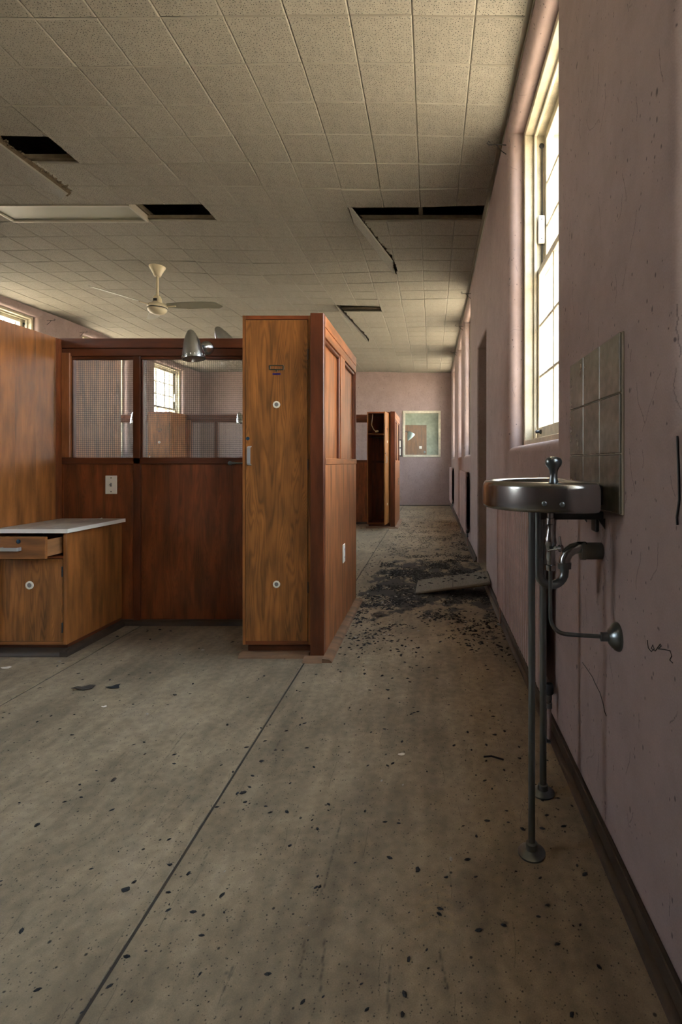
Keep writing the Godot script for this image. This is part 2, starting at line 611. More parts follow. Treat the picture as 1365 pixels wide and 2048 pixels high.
# ------------------------------------------------------------------ the setting
# a long wall (normal along x) with rounded openings [depth0, depth1, y0, y1, radius]
func long_wall(called: String, face: float, out: float, d0: float, d1: float, top: float, openings: Array):
	# out: +1 when the outside lies towards +x
	var mb := MB.new()
	var into := Vector3(-out, 0, 0)
	for side in 2:
		var x := face if side == 0 else face + out * WT
		var cuts_d := [d0, d1]
		var cuts_y := [-0.05, top]
		var holes := []
		for o in openings:
			var r: float = o[4] if side == 0 else 0.0
			var hh := [o[0] - r, o[1] + r, o[2] - r if o[2] > 0.05 else -0.05, o[3] + r]
			holes.append(hh)
			cuts_d.append_array([hh[0], hh[1]])
			cuts_y.append_array([hh[2], hh[3]])
		cuts_d.sort()
		cuts_y.sort()
		for i in cuts_d.size() - 1:
			for j in cuts_y.size() - 1:
				var a: float = cuts_d[i]
				var b: float = cuts_d[i + 1]
				var c: float = cuts_y[j]
				var e: float = cuts_y[j + 1]
				if b - a < 1e-5 or e - c < 1e-5:
					continue
				var inside := false
				for hh in holes:
					if (a + b) / 2 > hh[0] and (a + b) / 2 < hh[1] and (c + e) / 2 > hh[2] and (c + e) / 2 < hh[3]:
						inside = true
				if not inside:
					mb.quad(D(x, c, a), D(x, c, b), D(x, e, b), D(x, e, a), into if side == 0 else -into)
	for o in openings:
		var r: float = o[4]
		# section of the reveal: [outset from the opening, distance behind the face], normals alike
		var sec := []
		for k in 7:
			var a := PI / 2 * k / 6
			sec.append([r * (1 - sin(a)), r * (1 - cos(a)), sin(a), cos(a)])   # outset, behind, normal towards the opening, normal towards the room
		sec.append([0.0, WT, 1.0, 0.0])
		var door: bool = o[2] < 0.05
		var corner := func(q: int, s: float) -> Array:   # corner q of the opening outset by s: depth, y
			return [[o[0] - s, o[2] - (0.0 if door else s)], [o[1] + s, o[2] - (0.0 if door else s)], [o[1] + s, o[3] + s], [o[0] - s, o[3] + s]][q]
		for q in 4:
			if door and q == 0:
				continue
			var inward: Vector3 = [Vector3(0, 1, 0), Vector3(0, 0, 1), Vector3(0, -1, 0), Vector3(0, 0, -1)][q]
			for k in sec.size() - 1:
				var s0 = sec[k]
				var s1 = sec[k + 1]
				var c00: Array = corner.call(q, s0[0])
				var c01: Array = corner.call((q + 1) % 4, s0[0])
				var c10: Array = corner.call(q, s1[0])
				var c11: Array = corner.call((q + 1) % 4, s1[0])
				var n0: Vector3 = inward * s0[2] + into * s0[3]
				var n1: Vector3 = inward * s1[2] + into * s1[3]
				var x0: float = face + out * s0[1]
				var x1: float = face + out * s1[1]
				mb.squad(D(x0, c00[1], c00[0]), D(x0, c01[1], c01[0]), D(x1, c11[1], c11[0]), D(x1, c10[1], c10[0]), n0, n0, n1, n1)
	var up := Vector3.UP
	mb.quad(D(face, top, d0), D(face, top, d1), D(face + out * WT, top, d1), D(face + out * WT, top, d0), up)
	for e in [[d0, 1.0], [d1, -1.0]]:
		mb.quad(D(face, -0.05, e[0]), D(face + out * WT, -0.05, e[0]), D(face + out * WT, top, e[0]), D(face, top, e[0]), Vector3(0, 0, e[1]))
	mb.quad(D(face, -0.05, d0), D(face, -0.05, d1), D(face + out * WT, -0.05, d1), D(face + out * WT, -0.05, d0), -up)
	var o2 := inst(called, mb.mesh(), M.pink_plaster, self)
	o2.set_meta("kind", "structure")


const SILL := 1.16
const HEAD := 3.12
# sash window in an opening 1.22 m wide, about the middle of its foot; glass towards +x when out = 1
func make_window(n: int, face: float, out: float, d0: float, d1: float):
	var at := D(face, SILL, (d0 + d1) / 2)
	var root := setting("window_%d" % n, at)
	var X := func(t: float) -> float:
		return face + out * t
	var bxs := func(parent: Node, called: String, m: Material, list: Array, c := 0.003) -> MeshInstance3D:
		var mb := MB.new(at)
		for b in list:
			mb.box(X.call(b[0]), X.call(b[1]), b[2], b[3], b[4], b[5], c)
		return part(called, mb, m, parent)
	var e := 0.0
	# box frame in the reveal
	bxs.call(root, "frame", M.cream_paint, [[0.095, 0.34, SILL, HEAD, d0 - e, d0 + 0.035], [0.095, 0.34, SILL, HEAD, d1 - 0.035, d1 + e], [0.095, 0.34, HEAD - 0.035, HEAD, d0 + 0.035, d1 - 0.035], [0.09, 0.36, SILL, SILL + 0.035, d0 + 0.035, d1 - 0.035]])
	bxs.call(root, "sash_stop", M.cream_sash, [[0.15, 0.168, SILL + 0.035, HEAD - 0.035, d0 + 0.035, d0 + 0.055], [0.15, 0.168, SILL + 0.035, HEAD - 0.035, d1 - 0.055, d1 - 0.035], [0.15, 0.168, HEAD - 0.055, HEAD - 0.035, d0 + 0.055, d1 - 0.055]])
	var a0 := d0 + 0.04
	var a1 := d1 - 0.04
	for s in 2:
		var t0 := 0.172 if s == 0 else 0.216
		var y0 := SILL + 0.038 if s == 0 else 2.205
		var y1 := 2.245 if s == 0 else HEAD - 0.038
		var low := 0.075 if s == 0 else 0.04
		var high := 0.04 if s == 0 else 0.05
		var sash: MeshInstance3D = bxs.call(root, "sash", M.cream_sash, [[t0, t0 + 0.04, y0, y1, a0, a0 + 0.045], [t0, t0 + 0.04, y0, y1, a1 - 0.045, a1], [t0, t0 + 0.04, y0, y0 + low, a0 + 0.045, a1 - 0.045], [t0, t0 + 0.04, y1 - high, y1, a0 + 0.045, a1 - 0.045]])
		var g0 := a0 + 0.045
		var g1 := a1 - 0.045
		var h0 := y0 + low
		var h1 := y1 - high
		for k in [1, 2]:
			var c := lerpf(g0, g1, k / 3.0)
			bxs.call(sash, "glazing_bar", M.cream_sash, [[t0 + 0.004, t0 + 0.034, h0, h1, c - 0.009, c + 0.009]])
			var y := lerpf(h0, h1, k / 3.0)
			bxs.call(sash, "glazing_bar", M.cream_sash, [[t0 + 0.006, t0 + 0.032, y - 0.009, y + 0.009, g0, g1]])
		for i in 3:
			for j in 3:
				bxs.call(sash, "pane", M.window_glass, [[t0 + 0.018, t0 + 0.021, lerpf(h0, h1, j / 3.0) + 0.009, lerpf(h0, h1, (j + 1) / 3.0) - 0.009, lerpf(g0, g1, i / 3.0) + 0.009, lerpf(g0, g1, (i + 1) / 3.0) - 0.009]], 0.0)
		if s == 0:
			var mb := MB.new(at)
			mb.lathe(D(X.call(t0 - 0.001), y0 + 0.045, a1 - 0.12), Vector3(-out, 0, 0), [[0.0, 0.014], [0.006, 0.014], [0.012, 0.008], [0.03, 0.011], [0.036, 0.0]], 10)
			part("sash_lift", mb, M.iron, sash)
	for k in 7:
		var c := lerpf(d0 + 0.06, d1 - 0.06, k / 6.0)
		var mb := MB.new(at)
		mb.tube([D(X.call(0.31), SILL + 0.036, c), D(X.call(0.31), HEAD - 0.036, c)], 0.007, 6, false)
		part("bar", mb, M.lead, root)
	# sash cord and the white contact box on the jamb
	var mb2 := MB.new(at)
	mb2.tube([D(X.call(0.2), HEAD - 0.12, d1 - 0.05), D(X.call(0.2), 2.26, d1 - 0.05)], 0.004, 6)
	mb2.lathe(D(X.call(0.2), HEAD - 0.1, d1 - 0.036), Vector3(0, 0, 1), [[0, 0.016], [0.006, 0.016], [0.01, 0.0]], 10)
	part("sash_cord", mb2, M.iron, root)
	var box: MeshInstance3D = bxs.call(root, "contact_box", M.white_plastic, [[0.172, 0.212, 2.405, 2.575, d1 - 0.075, d1 - 0.0555]])
	var mb3 := MB.new(at)
	for q in [2.43, 2.55]:
		mb3.lathe(D(X.call(0.192), q, d1 - 0.0755), Vector3(0, 0, 1), [[0, 0.004], [0.0015, 0.003], [0.002, 0]], 8)
	part("screw", mb3, M.iron, box)


func hook(face: float, out: float, y: float, depth: float, label: String):
	# curtain wire bracket: a bent wire with a curled end and a strut
	var at := D(face, y, depth)
	var o := thing("wire_bracket", label, "hook", at, "curtain wire brackets")
	var mb := MB.new(at)
	var q := func(a: float, b: float, c: float) -> Vector3:
		return D(face - out * a, y + b, depth + c)
	mb.tube([q.call(0, 0, 0), q.call(0.06, 0.004, 0), q.call(0.11, 0.0, 0), q.call(0.122, 0.012, 0), q.call(0.115, 0.024, 0), q.call(0.103, 0.018, 0)], 0.003, 6)
	part("arm", mb, M.iron, o)
	var mb2 := MB.new(at)
	mb2.tube([q.call(0.0, -0.06, 0), q.call(0.035, -0.035, 0), q.call(0.065, 0.002, 0)], 0.0028, 6)
	part("strut", mb2, M.iron, o)


func sag(x: float, depth: float) -> float:
	var s := 0.012 * sin(x * 2.1 + depth * 0.9) * sin(depth * 1.3 + 0.6)
	s += 0.03 * exp(-(pow((x + 0.9) / 0.8, 2) + pow((depth - 6.3) / 0.5, 2)))
	s += 0.035 * exp(-(pow((x + 0.5) / 0.9, 2) + pow((depth - 4.1) / 0.35, 2)))
	s += 0.03 * exp(-(pow((x + 2.2) / 0.9, 2) + pow((depth - 6.0) / 0.5, 2)))
	s += 0.03 * exp(-(pow((x + 0.3) / 0.9, 2) + pow((depth - 7.0) / 0.4, 2)))
	return s


# one acoustic panel: squares[] of [x0, x1, first u, last u] with bevelled edges, underside at y = 0, depth 0 .. TILE
func panel_mesh(x0: float, squares: int, last: float, core := false) -> ArrayMesh:
	var mb := MB.new()
	var b := 0.006
	var g := 0.0008
	var h := 0.016
	for k in squares:
		var a := x0 + k * TILE + g
		var e := x0 + (k + 1) * TILE - g
		if k == squares - 1:
			e = x0 + k * TILE + last - g
		var n := D(0, 0, g)
		var f := TILE - g
		var uv := func(x: float, d: float) -> Vector2:
			return Vector2((x - x0) / TILE, d / TILE)
		var c := [[a + b, g + b], [e - b, g + b], [e - b, f - b], [a + b, f - b]]
		var r := [[a, g], [e, g], [e, f], [a, f]]
		var P := func(q: Array, y: float) -> Vector3:
			return D(q[0], y, q[1])
		mb.quad(P.call(c[0], 0), P.call(c[1], 0), P.call(c[2], 0), P.call(c[3], 0), Vector3.DOWN, [uv.call(c[0][0], c[0][1]), uv.call(c[1][0], c[1][1]), uv.call(c[2][0], c[2][1]), uv.call(c[3][0], c[3][1])])
		for q in 4:
			var p := (q + 1) % 4
			var o: Vector3 = [Vector3(0, -1, 1), Vector3(1, -1, 0), Vector3(0, -1, -1), Vector3(-1, -1, 0)][q]
			# the bevel has no holes: it reads one plain spot of the texture
			var z := Vector2(0.002, 0.002)
			mb.quad(P.call(c[q], 0), P.call(c[p], 0), P.call(r[p], b * 0.8), P.call(r[q], b * 0.8), o, [z, z, z, z])
			mb.quad(P.call(r[q], b * 0.8), P.call(r[p], b * 0.8), P.call(r[p], h), P.call(r[q], h), Vector3(o.x, 0, o.z), [z, z, z, z])
		var z2 := Vector2(0.002, 0.002)
		mb.quad(P.call(r[0], h), P.call(r[1], h), P.call(r[2], h), P.call(r[3], h), Vector3.UP, [z2, z2, z2, z2])
	return mb.mesh()


func ceiling():
	var root := setting("ceiling")
	# roof deck over the void
	var mb := MB.new()
	mb.box(LX - WT, WX + WT, 3.80, 3.95, NEARZ - WT, 17.0, 0.0)
	part("roof_deck", mb, M.plenum, root)
	var holes := {}
	for h in [[0, 6], [1, 6], [3, 15], [9, 3], [9, 6], [11, 6], [7, 6], [11, 3]]:
		holes["%d_%d" % h] = true
	var full := panel_mesh(-2 * TILE, 2, TILE)
	var right := panel_mesh(0, 2, 0.455 - (COL0 - 0.0))   # the cut panel at the right wall: one square and a strip
	var left_x := COL0 - TILE * 19
	var left_cut := panel_mesh(LX + 0.015, 1, left_x - LX - 0.015 - 0.0)
	var rest := []
	var count := 0
	for n in range(-25, 33):
		var d := ROW0 + TILE * n
		for j in range(-1, 11):
			var k := 1 + 2 * j       # right edge of the panel is column line k
			var xr := COL0 - TILE * k
			var key := "%d_%d" % [maxi(k, 0) if j >= 0 else 0, n]
			if j == -1:
				key = "0_%d" % n
			if holes.has(key) and not (j == 0 and not holes.has("1_%d" % n)):
				continue
			if j == 10:
				continue
			var mesh: Mesh = full
			var ox := xr
			if j == -1:
				mesh = right
				ox = COL0 - TILE
			elif j == 9:
				mesh = left_cut
				ox = 0.0
			var xc := xr - TILE if j >= 0 and j < 9 else (COL0 + 0.0 if j == -1 else (LX + left_x) / 2)
			# tilt each panel with the sagging ceiling
			var s := sag(xc, d + TILE / 2)
			var sx := (sag(xc + 0.1, d + TILE / 2) - sag(xc - 0.1, d + TILE / 2)) / 0.2
			var sd := (sag(xc, d + TILE / 2 + 0.1) - sag(xc, d + TILE / 2 - 0.1)) / 0.2
			var tx := Vector3(1, -sx, 0).normalized()
			var ty := Vector3(0, sd, 1).cross(tx).normalized()
			var b := Basis(tx, ty, tx.cross(ty))
			var c := D(xc, CEIL - s - rng.randf_range(0.0, 0.0018), d + TILE / 2)
			b = b * Basis.from_euler(Vector3(rng.randf_range(-0.004, 0.004), 0, rng.randf_range(-0.003, 0.003)))
			var t := Transform3D(b, c) * Transform3D(Basis(), D(ox - xc, 0, -TILE / 2))
			var m: Material = M["tile%d" % [0, 0, 1, 1, 2][rng.randi() % 5]]
			var px := VP.x + (xr + 0.1) * FOCAL / maxf(d, 0.1)
			var py := VP.y - (CEIL - CAM_H) * FOCAL / maxf(d + TILE, 0.1)
			var seen_ := d > 1.9 and px > -30.0 and py > -10.0
			if seen_ and count < 300:
				var o := inst("ceiling_panel", mesh, m, root)
				o.transform = t
				count += 1
			else:
				rest.append([mesh, t])
	var st := SurfaceTool.new()
	for r in rest:
		st.append_from(r[0], 0, r[1])
	var o2 := inst("further_ceiling_panels", st.commit(), M.tile1, root)
	o2.set_meta("kind", "stuff")
	# battens that show in the openings
	for e in [[-0.093, 4.2, 4.8], [-0.703, 4.2, 4.8], [-2.533, 3.3, 5.0], [-1.92, 4.2, 4.8], [-1.313, 7.0, 7.5]]:
		var mb2 := MB.new()
		mb2.box(e[0] - 0.018, e[0] + 0.018, CEIL + 0.045, CEIL + 0.085, e[1], e[2])
		part("batten", mb2, M.batten, root)
	for e in [[4.334, -0.72, 0.46], [4.639, -0.72, 0.46], [4.639, -2.6, -1.9], [4.334, -2.6, -1.9], [3.419, -3.2, -2.5], [3.724, -3.2, -2.5], [7.384, -1.33, -0.7], [7.079, -1.33, -0.7]]:
		var mb3 := MB.new()
		mb3.box(e[1], e[2], CEIL + 0.018, CEIL + 0.05, e[0] - 0.02, e[0] + 0.02)
		part("batten", mb3, M.batten, root)
	# angle trim along the walls
	var t1 := setting("trim_1")
	var mb4 := MB.new()
	mb4.box(WX - 0.004, WX - 0.001, CEIL - 0.012, CEIL + 0.03, NEARZ, FARZ, 0.0)
	mb4.box(WX - 0.031, WX - 0.003, CEIL + 0.018, CEIL + 0.021, NEARZ, FARZ, 0.0)
	part("angle", mb4, M.metal_trim, t1)


func floor_():
	var root := setting("floor")
	var mb := MB.new()
	mb.box(LX - WT, WX + WT, -0.3, -0.005, NEARZ - WT, 17.0, 0.0)
	part("subfloor", mb, M.lino_edge, root)
	var seams := [LX, -4.33, -3.11, -1.885, -0.672, WX + WT - 0.05]
	for k in seams.size() - 1:
		var m2 := MB.new()
		var g := 0.0035 if k == 4 else 0.006
		var x0: float = seams[k] + (g if k > 0 else 0.0)
		var x1: float = seams[k + 1] - (g if k < seams.size() - 2 else 0.0)
		m2.shift = Vector2(k * 0.37, k * 0.61)
		m2.box(x0, x1, -0.0055, 0.0, NEARZ, FARZ, 0.001)
		var a := []
		a.resize(Mesh.ARRAY_MAX)
		var u2 := PackedVector2Array()
		for p in m2.v:
			u2.append(Vector2((p.x - DIRT_X0) / DIRT_W, (-p.z - DIRT_D0) / DIRT_D))
		a[Mesh.ARRAY_VERTEX] = m2.v
		a[Mesh.ARRAY_NORMAL] = m2.n
		a[Mesh.ARRAY_TEX_UV] = m2.u
		a[Mesh.ARRAY_TEX_UV2] = u2
		var am := ArrayMesh.new()
		am.add_surface_from_arrays(Mesh.PRIMITIVE_TRIANGLES, a)
		inst("lino_sheet", am, M.lino, root)


const RIGHT_WINDOWS := [[2.01, 3.24], [6.43, 7.68], [8.33, 9.55], [10.75, 11.97], [-0.21, 1.01]]
const LEFT_WINDOWS := [[6.13, 7.37], [8.3, 9.52], [10.45, 11.68], [-0.38, 0.84]]
func shell():
	var ground := setting("ground")
	var mb := MB.new()
	mb.box(-60, 60, -1.0, -0.8, -60, 70, 0.0)
	part("gravel_yard", mb, M.gravel, ground)
	floor_()
	ceiling()
	var op := []
	for w in RIGHT_WINDOWS:
		op.append([w[0], w[1], SILL, HEAD, 0.05])
	op.append([4.56, 5.45, 0.0, 2.25, 0.02])
	op.append([13.3, 14.7, 1.0, 2.6, 0.02])
	long_wall("wall_right", WX, 1.0, NEARZ, 17.0, 3.8, op)
	op = []
	for w in LEFT_WINDOWS:
		op.append([w[0], w[1], SILL, HEAD, 0.05])
	long_wall("wall_left", LX, -1.0, NEARZ, 17.0, 3.8, op)
	var n := 1
	for w in RIGHT_WINDOWS:
		make_window(n, WX, 1.0, w[0], w[1])
		n += 1
	for w in LEFT_WINDOWS:
		make_window(n, LX, -1.0, w[0], w[1])
		n += 1
	# far wall with the observation window, and the wall behind the camera
	var far := MB.new()
	var ox0 := -0.66
	var ox1 := 0.20
	var oy0 := 1.20
	var oy1 := 2.26
	far.box(LX, ox0, 0, 3.8, FARZ, FARZ + 0.14, 0.0)
	far.box(ox1, WX, 0, 3.8, FARZ, FARZ + 0.14, 0.0)
	far.box(ox0, ox1, 0, oy0, FARZ, FARZ + 0.14, 0.0)
	far.box(ox0, ox1, oy1, 3.8, FARZ, FARZ + 0.14, 0.0)
	inst("wall_far", far.mesh(), M.pink_plaster, self).set_meta("kind", "structure")
	var near := MB.new()
	near.box(LX - WT, WX + WT, -0.05, 3.8, NEARZ - WT, NEARZ, 0.0)
	inst("wall_near", near.mesh(), M.pink_plaster, self).set_meta("kind", "structure")
	var at := D((ox0 + ox1) / 2, oy0, FARZ)
	var w := setting("window_%d" % n, at)
	var fr := MB.new(at)
	for b in [[ox0 - 0.03, ox0 + 0.025, oy0 - 0.03, oy1 + 0.03], [ox1 - 0.025, ox1 + 0.03, oy0 - 0.03, oy1 + 0.03], [ox0 + 0.025, ox1 - 0.025, oy0 - 0.03, oy0 + 0.025], [ox0 + 0.025, ox1 - 0.025, oy1 - 0.025, oy1 + 0.03]]:
		fr.box(b[0], b[1], b[2], b[3], FARZ - 0.02, FARZ + 0.10, 0.004)
	part("frame", fr, M.cream_sash, w)
	var gl := MB.new(at)
	gl.box(ox0 + 0.025, ox1 - 0.025, oy0 + 0.025, oy1 - 0.025, FARZ + 0.04, FARZ + 0.045, 0.0)
	part("pane", gl, M.partition_glass, w)
	far_room()
	# blind door at the back of the doorway
	var dat := D(WX + 0.28, 0, 5.0)
	var door := setting("door_1", dat)
	var dm := MB.new(dat)
	dm.box(WX + 0.26, WX + 0.30, 0.004, 2.246, 4.564, 5.446, 0.003)
	part("leaf", dm, M.cream_paint, door)
	# skirting
	for s in 2:
		var face := WX if s == 0 else LX
		var o := 1.0 if s == 0 else -1.0
		var root := setting("baseboard_right" if s == 0 else "baseboard_left")
		for seg in ([[NEARZ, 4.54], [5.47, FARZ]] if s == 0 else [[NEARZ, FARZ]]):
			var m1 := MB.new()
			m1.box(face - o * 0.015, face, 0, 0.058, seg[0], seg[1], 0.003)
			part("board", m1, M.skirting, root)
			var m2 := MB.new()
			var poly := [Vector2(face - o * 0.015, 0), Vector2(face - o * 0.033, 0), Vector2(face - o * 0.032, 0.008), Vector2(face - o * 0.026, 0.015), Vector2(face - o * 0.015, 0.018)]
			m2.prism(poly, 2, seg[0], seg[1], true)
			part("quarter_round", m2, M.shoe_wood if s == 1 else M.skirting, root)
	var fb := MB.new()
	fb.box(LX, WX, 0.0, 0.02, FARZ - 0.012, FARZ, 0.002)
	var fbn := setting("baseboard_far")
	part("board", fb, M.black_frame, fbn)


func far_room():
	# the office seen through the observation window
	var b := MB.new()
	b.box(-2.6, WX, 0, 3.0, 15.6, 15.7, 0.0)
	b.box(-2.7, -2.6, 0, 3.0, FARZ + 0.14, 15.7, 0.0)
	inst("wall_office", b.mesh(), M.far_room_paint, self).set_meta("kind", "structure")
	var c := MB.new()
	c.box(-2.7, WX, 2.85, 3.0, FARZ + 0.14, 15.7, 0.0)
	inst("ceiling_office", c.mesh(), M.far_room_paint, self).set_meta("kind", "structure")
	var t := setting("trim_2")
	var tb := MB.new()
	tb.box(-0.24, -0.16, 2.80, 2.85, FARZ + 0.15, 15.6, 0.004)
	part("ceiling_batten", tb, M.batten, t)
	var at := D(-0.56, 0, 15.6)
	var door := setting("door_2", at)
	var dm := MB.new(at)
	dm.box(-0.98, -0.14, 0.005, 2.16, 15.56, 15.6, 0.003)
	part("leaf", dm, M.door_brown, door)
	var k := MB.new(at)
	k.lathe(D(-0.20, 1.35, 15.56), Vector3(0, 0, 1), [[0, 0.03], [0.006, 0.03], [0.012, 0.012], [0.05, 0.014], [0.055, 0.03], [0.075, 0.026], [0.08, 0]], 12)
	part("knob", k, M.dull_chrome, door)
	var s := MB.new(at)
	s.box(-0.36, -0.28, 1.45, 1.53, 15.553, 15.56, 0.001)
	part("notice", s, M.card, door)
	# reading lamp on a bent arm
	var lp := D(-0.95, 0, 13.9)
	var lamp := thing("office_lamp", "pale lamp with bent arm seen through the observation window", "lamp", lp)
	var l1 := MB.new(lp)
	l1.lathe(lp, Vector3.UP, [[0, 0.0], [0, 0.14], [0.015, 0.14], [0.025, 0.02], [0.03, 0.0]], 20)
	part("base", l1, M.iron, lamp)
	var l2 := MB.new(lp)
	l2.tube([lp, lp + Vector3(0, 1.6, 0), lp + Vector3(0.02, 1.8, 0), lp + Vector3(0.10, 1.90, 0), lp + Vector3(0.24, 1.89, 0), lp + Vector3(0.36, 1.83, 0)], 0.012, 8)
	part("arm", l2, M.iron, lamp)
	var l3 := MB.new(lp)
	l3.lathe(lp + Vector3(0.42, 1.82, 0), Vector3(-0.45, -0.9, 0.1), [[-0.02, 0.0], [-0.02, 0.09], [0.0, 0.10], [0.10, 0.07], [0.18, 0.03], [0.22, 0.0]], 20)
	part("shade", l3, M.lamp_teal, lamp)
	var np := D(-0.76, 1.16, FARZ)
	var nb := thing("notice_frame", "dark frame with two white cards on far pink wall", "notice", np)
	var n1 := MB.new(np)
	n1.box(-0.86, -0.72, 1.19, 1.60, FARZ - 0.02, FARZ, 0.003)
	part("frame", n1, M.black_frame, nb)
	for y in [1.215, 1.405]:
		var n2 := MB.new(np)
		n2.box(-0.85, -0.733, y, y + 0.165, FARZ - 0.023, FARZ - 0.0195, 0.0)
		part("card", n2, M.card, nb)


# ------------------------------------------------------------------ wardrobes, partitions, bedside cabinet
const WARD_W := 0.375
const WARD_D := 0.555
const WARD_H := 1.862
# built with its right front foot at the origin, front facing the camera
func make_wardrobe(label: String, at: Vector3, open := false) -> Node3D:
	var o := thing("wardrobe", label, "wardrobe", at, "tall bedside wardrobes")
	var W := -WARD_W
	var t := 0.016
	var y0 := 0.066
	# right side in veneer leaves, left side plain
	var leaves := [[0.0, 0.175], [0.175, 0.335], [0.335, 0.50], [0.50, WARD_D]]
	for k in 4:
		var mb := MB.new()
		mb.shift = Vector2(k * 0.31, k * 0.17)
		mb.box(-t, 0, y0, WARD_H, leaves[k][0], leaves[k][1], 0.0006)
		part("side_veneer", mb, [M.oak_side, M.oak_side, M.oak_side, M.mahogany][k], o)
	var mb1 := MB.new()
	mb1.box(W, W + t, y0, WARD_H, 0, WARD_D, 0.001)
	part("side_panel", mb1, M.oak_side, o)
	var mb2 := MB.new()
	mb2.across = true
	mb2.box(W + t, -t, WARD_H - 0.022, WARD_H, 0, WARD_D, 0.001)
	part("top_panel", mb2, M.mahogany, o)
	var mb3 := MB.new()
	mb3.across = true
	mb3.box(W + t, -t, y0, y0 + 0.02, 0, WARD_D, 0.001)
	part("bottom_panel", mb3, M.mahogany, o)
	var mb4 := MB.new()
	mb4.box(W + t, -t, y0 + 0.02, WARD_H - 0.022, WARD_D - 0.01, WARD_D, 0.0)
	part("back_panel", mb4, M.mahogany, o)
	var mb5 := MB.new()
	mb5.across = true
	mb5.box(W + 0.02, -0.005, 0, y0, 0.03, WARD_D, 0.001)
	part("plinth", mb5, M.mahogany_frame, o)
	var mb6 := MB.new()
	mb6.across = true
	mb6.prism([Vector2(0.03, 0), Vector2(-0.025, 0), Vector2(-0.024, 0.012), Vector2(-0.012, 0.022), Vector2(0.03, 0.024)], 0, W - 0.015, -0.008, true)
	part("shoe_moulding", mb6, M.shoe_wood, o)
	var sh := MB.new()
	sh.across = true
	sh.box(W + t, -t, 1.50, 1.52, 0.05, WARD_D - 0.012, 0.001)
	part("shelf", sh, M.oak_side, o)
	var rl := MB.new()
	rl.tube([D(W + t, 1.46, 0.25), D(-t, 1.46, 0.25)], 0.008, 8)
	part("hanging_rail", rl, M.dull_chrome, o)
	if open:
		var br := MB.new()
		br.across = true
		br.box(W + t, -t, 1.04, 1.08, WARD_D - 0.025, WARD_D - 0.0095, 0.001)
		part("back_rail", br, M.mahogany_frame, o)
	# door, hinged on the right
	var door := Node3D.new()
	door.name = "door"
	var dw := WARD_W - 2 * t - 0.006
	var dx := -t - 0.004
	var d0 := MB.new()
	d0.box(-dw, 0, y0 + 0.021, WARD_H - 0.025, -0.002, 0.017, 0.0015)
	var dn := part("door", d0, M.oak, o)
	door.free()
	dn.position = D(dx, 0, 0)
	var cx := -dw / 2
	for y in [1.376, 0.397]:
		var v := MB.new()
		v.lathe(D(cx, y, -0.002), Vector3(0, 0, 1), [[0, 0.0195], [0.003, 0.0195], [0.0045, 0.0175], [0.0045, 0.0115], [0.002, 0.0105], [0.002, 0.0]], 28)
		var vd := part("vent_disc", v, M.white_plastic, dn, "round white vent disc")
		var v2 := MB.new()
		v2.lathe(D(cx, y, -0.0042), Vector3(0, 0, 1), [[0, 0.011], [0.0006, 0.011], [0.0006, 0]], 20)
		v2.xf = Transform3D()
		inst("vent_grille", v2.mesh(), M.grey_disc, dn)
		vd.name = "vent_disc"
	var hd := MB.new()
	var hx := -dw + 0.024
	hd.prism([Vector2(-0.002, 1.15), Vector2(-0.022, 1.146), Vector2(-0.027, 1.14), Vector2(-0.027, 1.055), Vector2(-0.022, 1.048), Vector2(-0.002, 1.045), Vector2(-0.002, 1.049), Vector2(-0.02, 1.053), Vector2(-0.0235, 1.057), Vector2(-0.0235, 1.137), Vector2(-0.02, 1.142), Vector2(-0.002, 1.146)], 0, hx - 0.009, hx + 0.009)
	part("handle", hd, M.alu, dn, "bent metal pull handle")
	var lk := MB.new()
	lk.lathe(D(-dw + 0.012, 1.191, -0.002), Vector3(0, 0, 1), [[0, 0.010], [0.003, 0.010], [0.004, 0.008], [0.004, 0.0]], 16)
	part("lock", lk, M.lock_blue, dn)
	var lh := MB.new()
	for b in [[cx - 0.038, cx + 0.038, 1.563, 1.571], [cx - 0.038, cx + 0.038, 1.586, 1.592], [cx - 0.042, cx - 0.033, 1.566, 1.589], [cx + 0.033, cx + 0.042, 1.566, 1.589], [cx - 0.006, cx + 0.006, 1.555, 1.565]]:
		lh.box(b[0], b[1], b[2], b[3], -0.0055, -0.002, 0.001)
	part("label_holder", lh, M.brass_dark, dn, "empty dark metal card holder")
	var lt := MB.new()
	lt.box(cx - 0.022, cx + 0.022, 1.538, 1.548, -0.003, -0.002, 0.0)
	part("label_tape", lt, M.purple_tape, dn, "strip of purple embossed tape")
	for y in [0.35, 1.02, 1.62]:
		var hg := MB.new()
		hg.tube([D(0.003, y, -0.003), D(0.003, y + 0.06, -0.003)], 0.003, 6)
		part("hinge", hg, M.iron, dn)
	if open:
		dn.rotation.y = deg_to_rad(84)
	return o


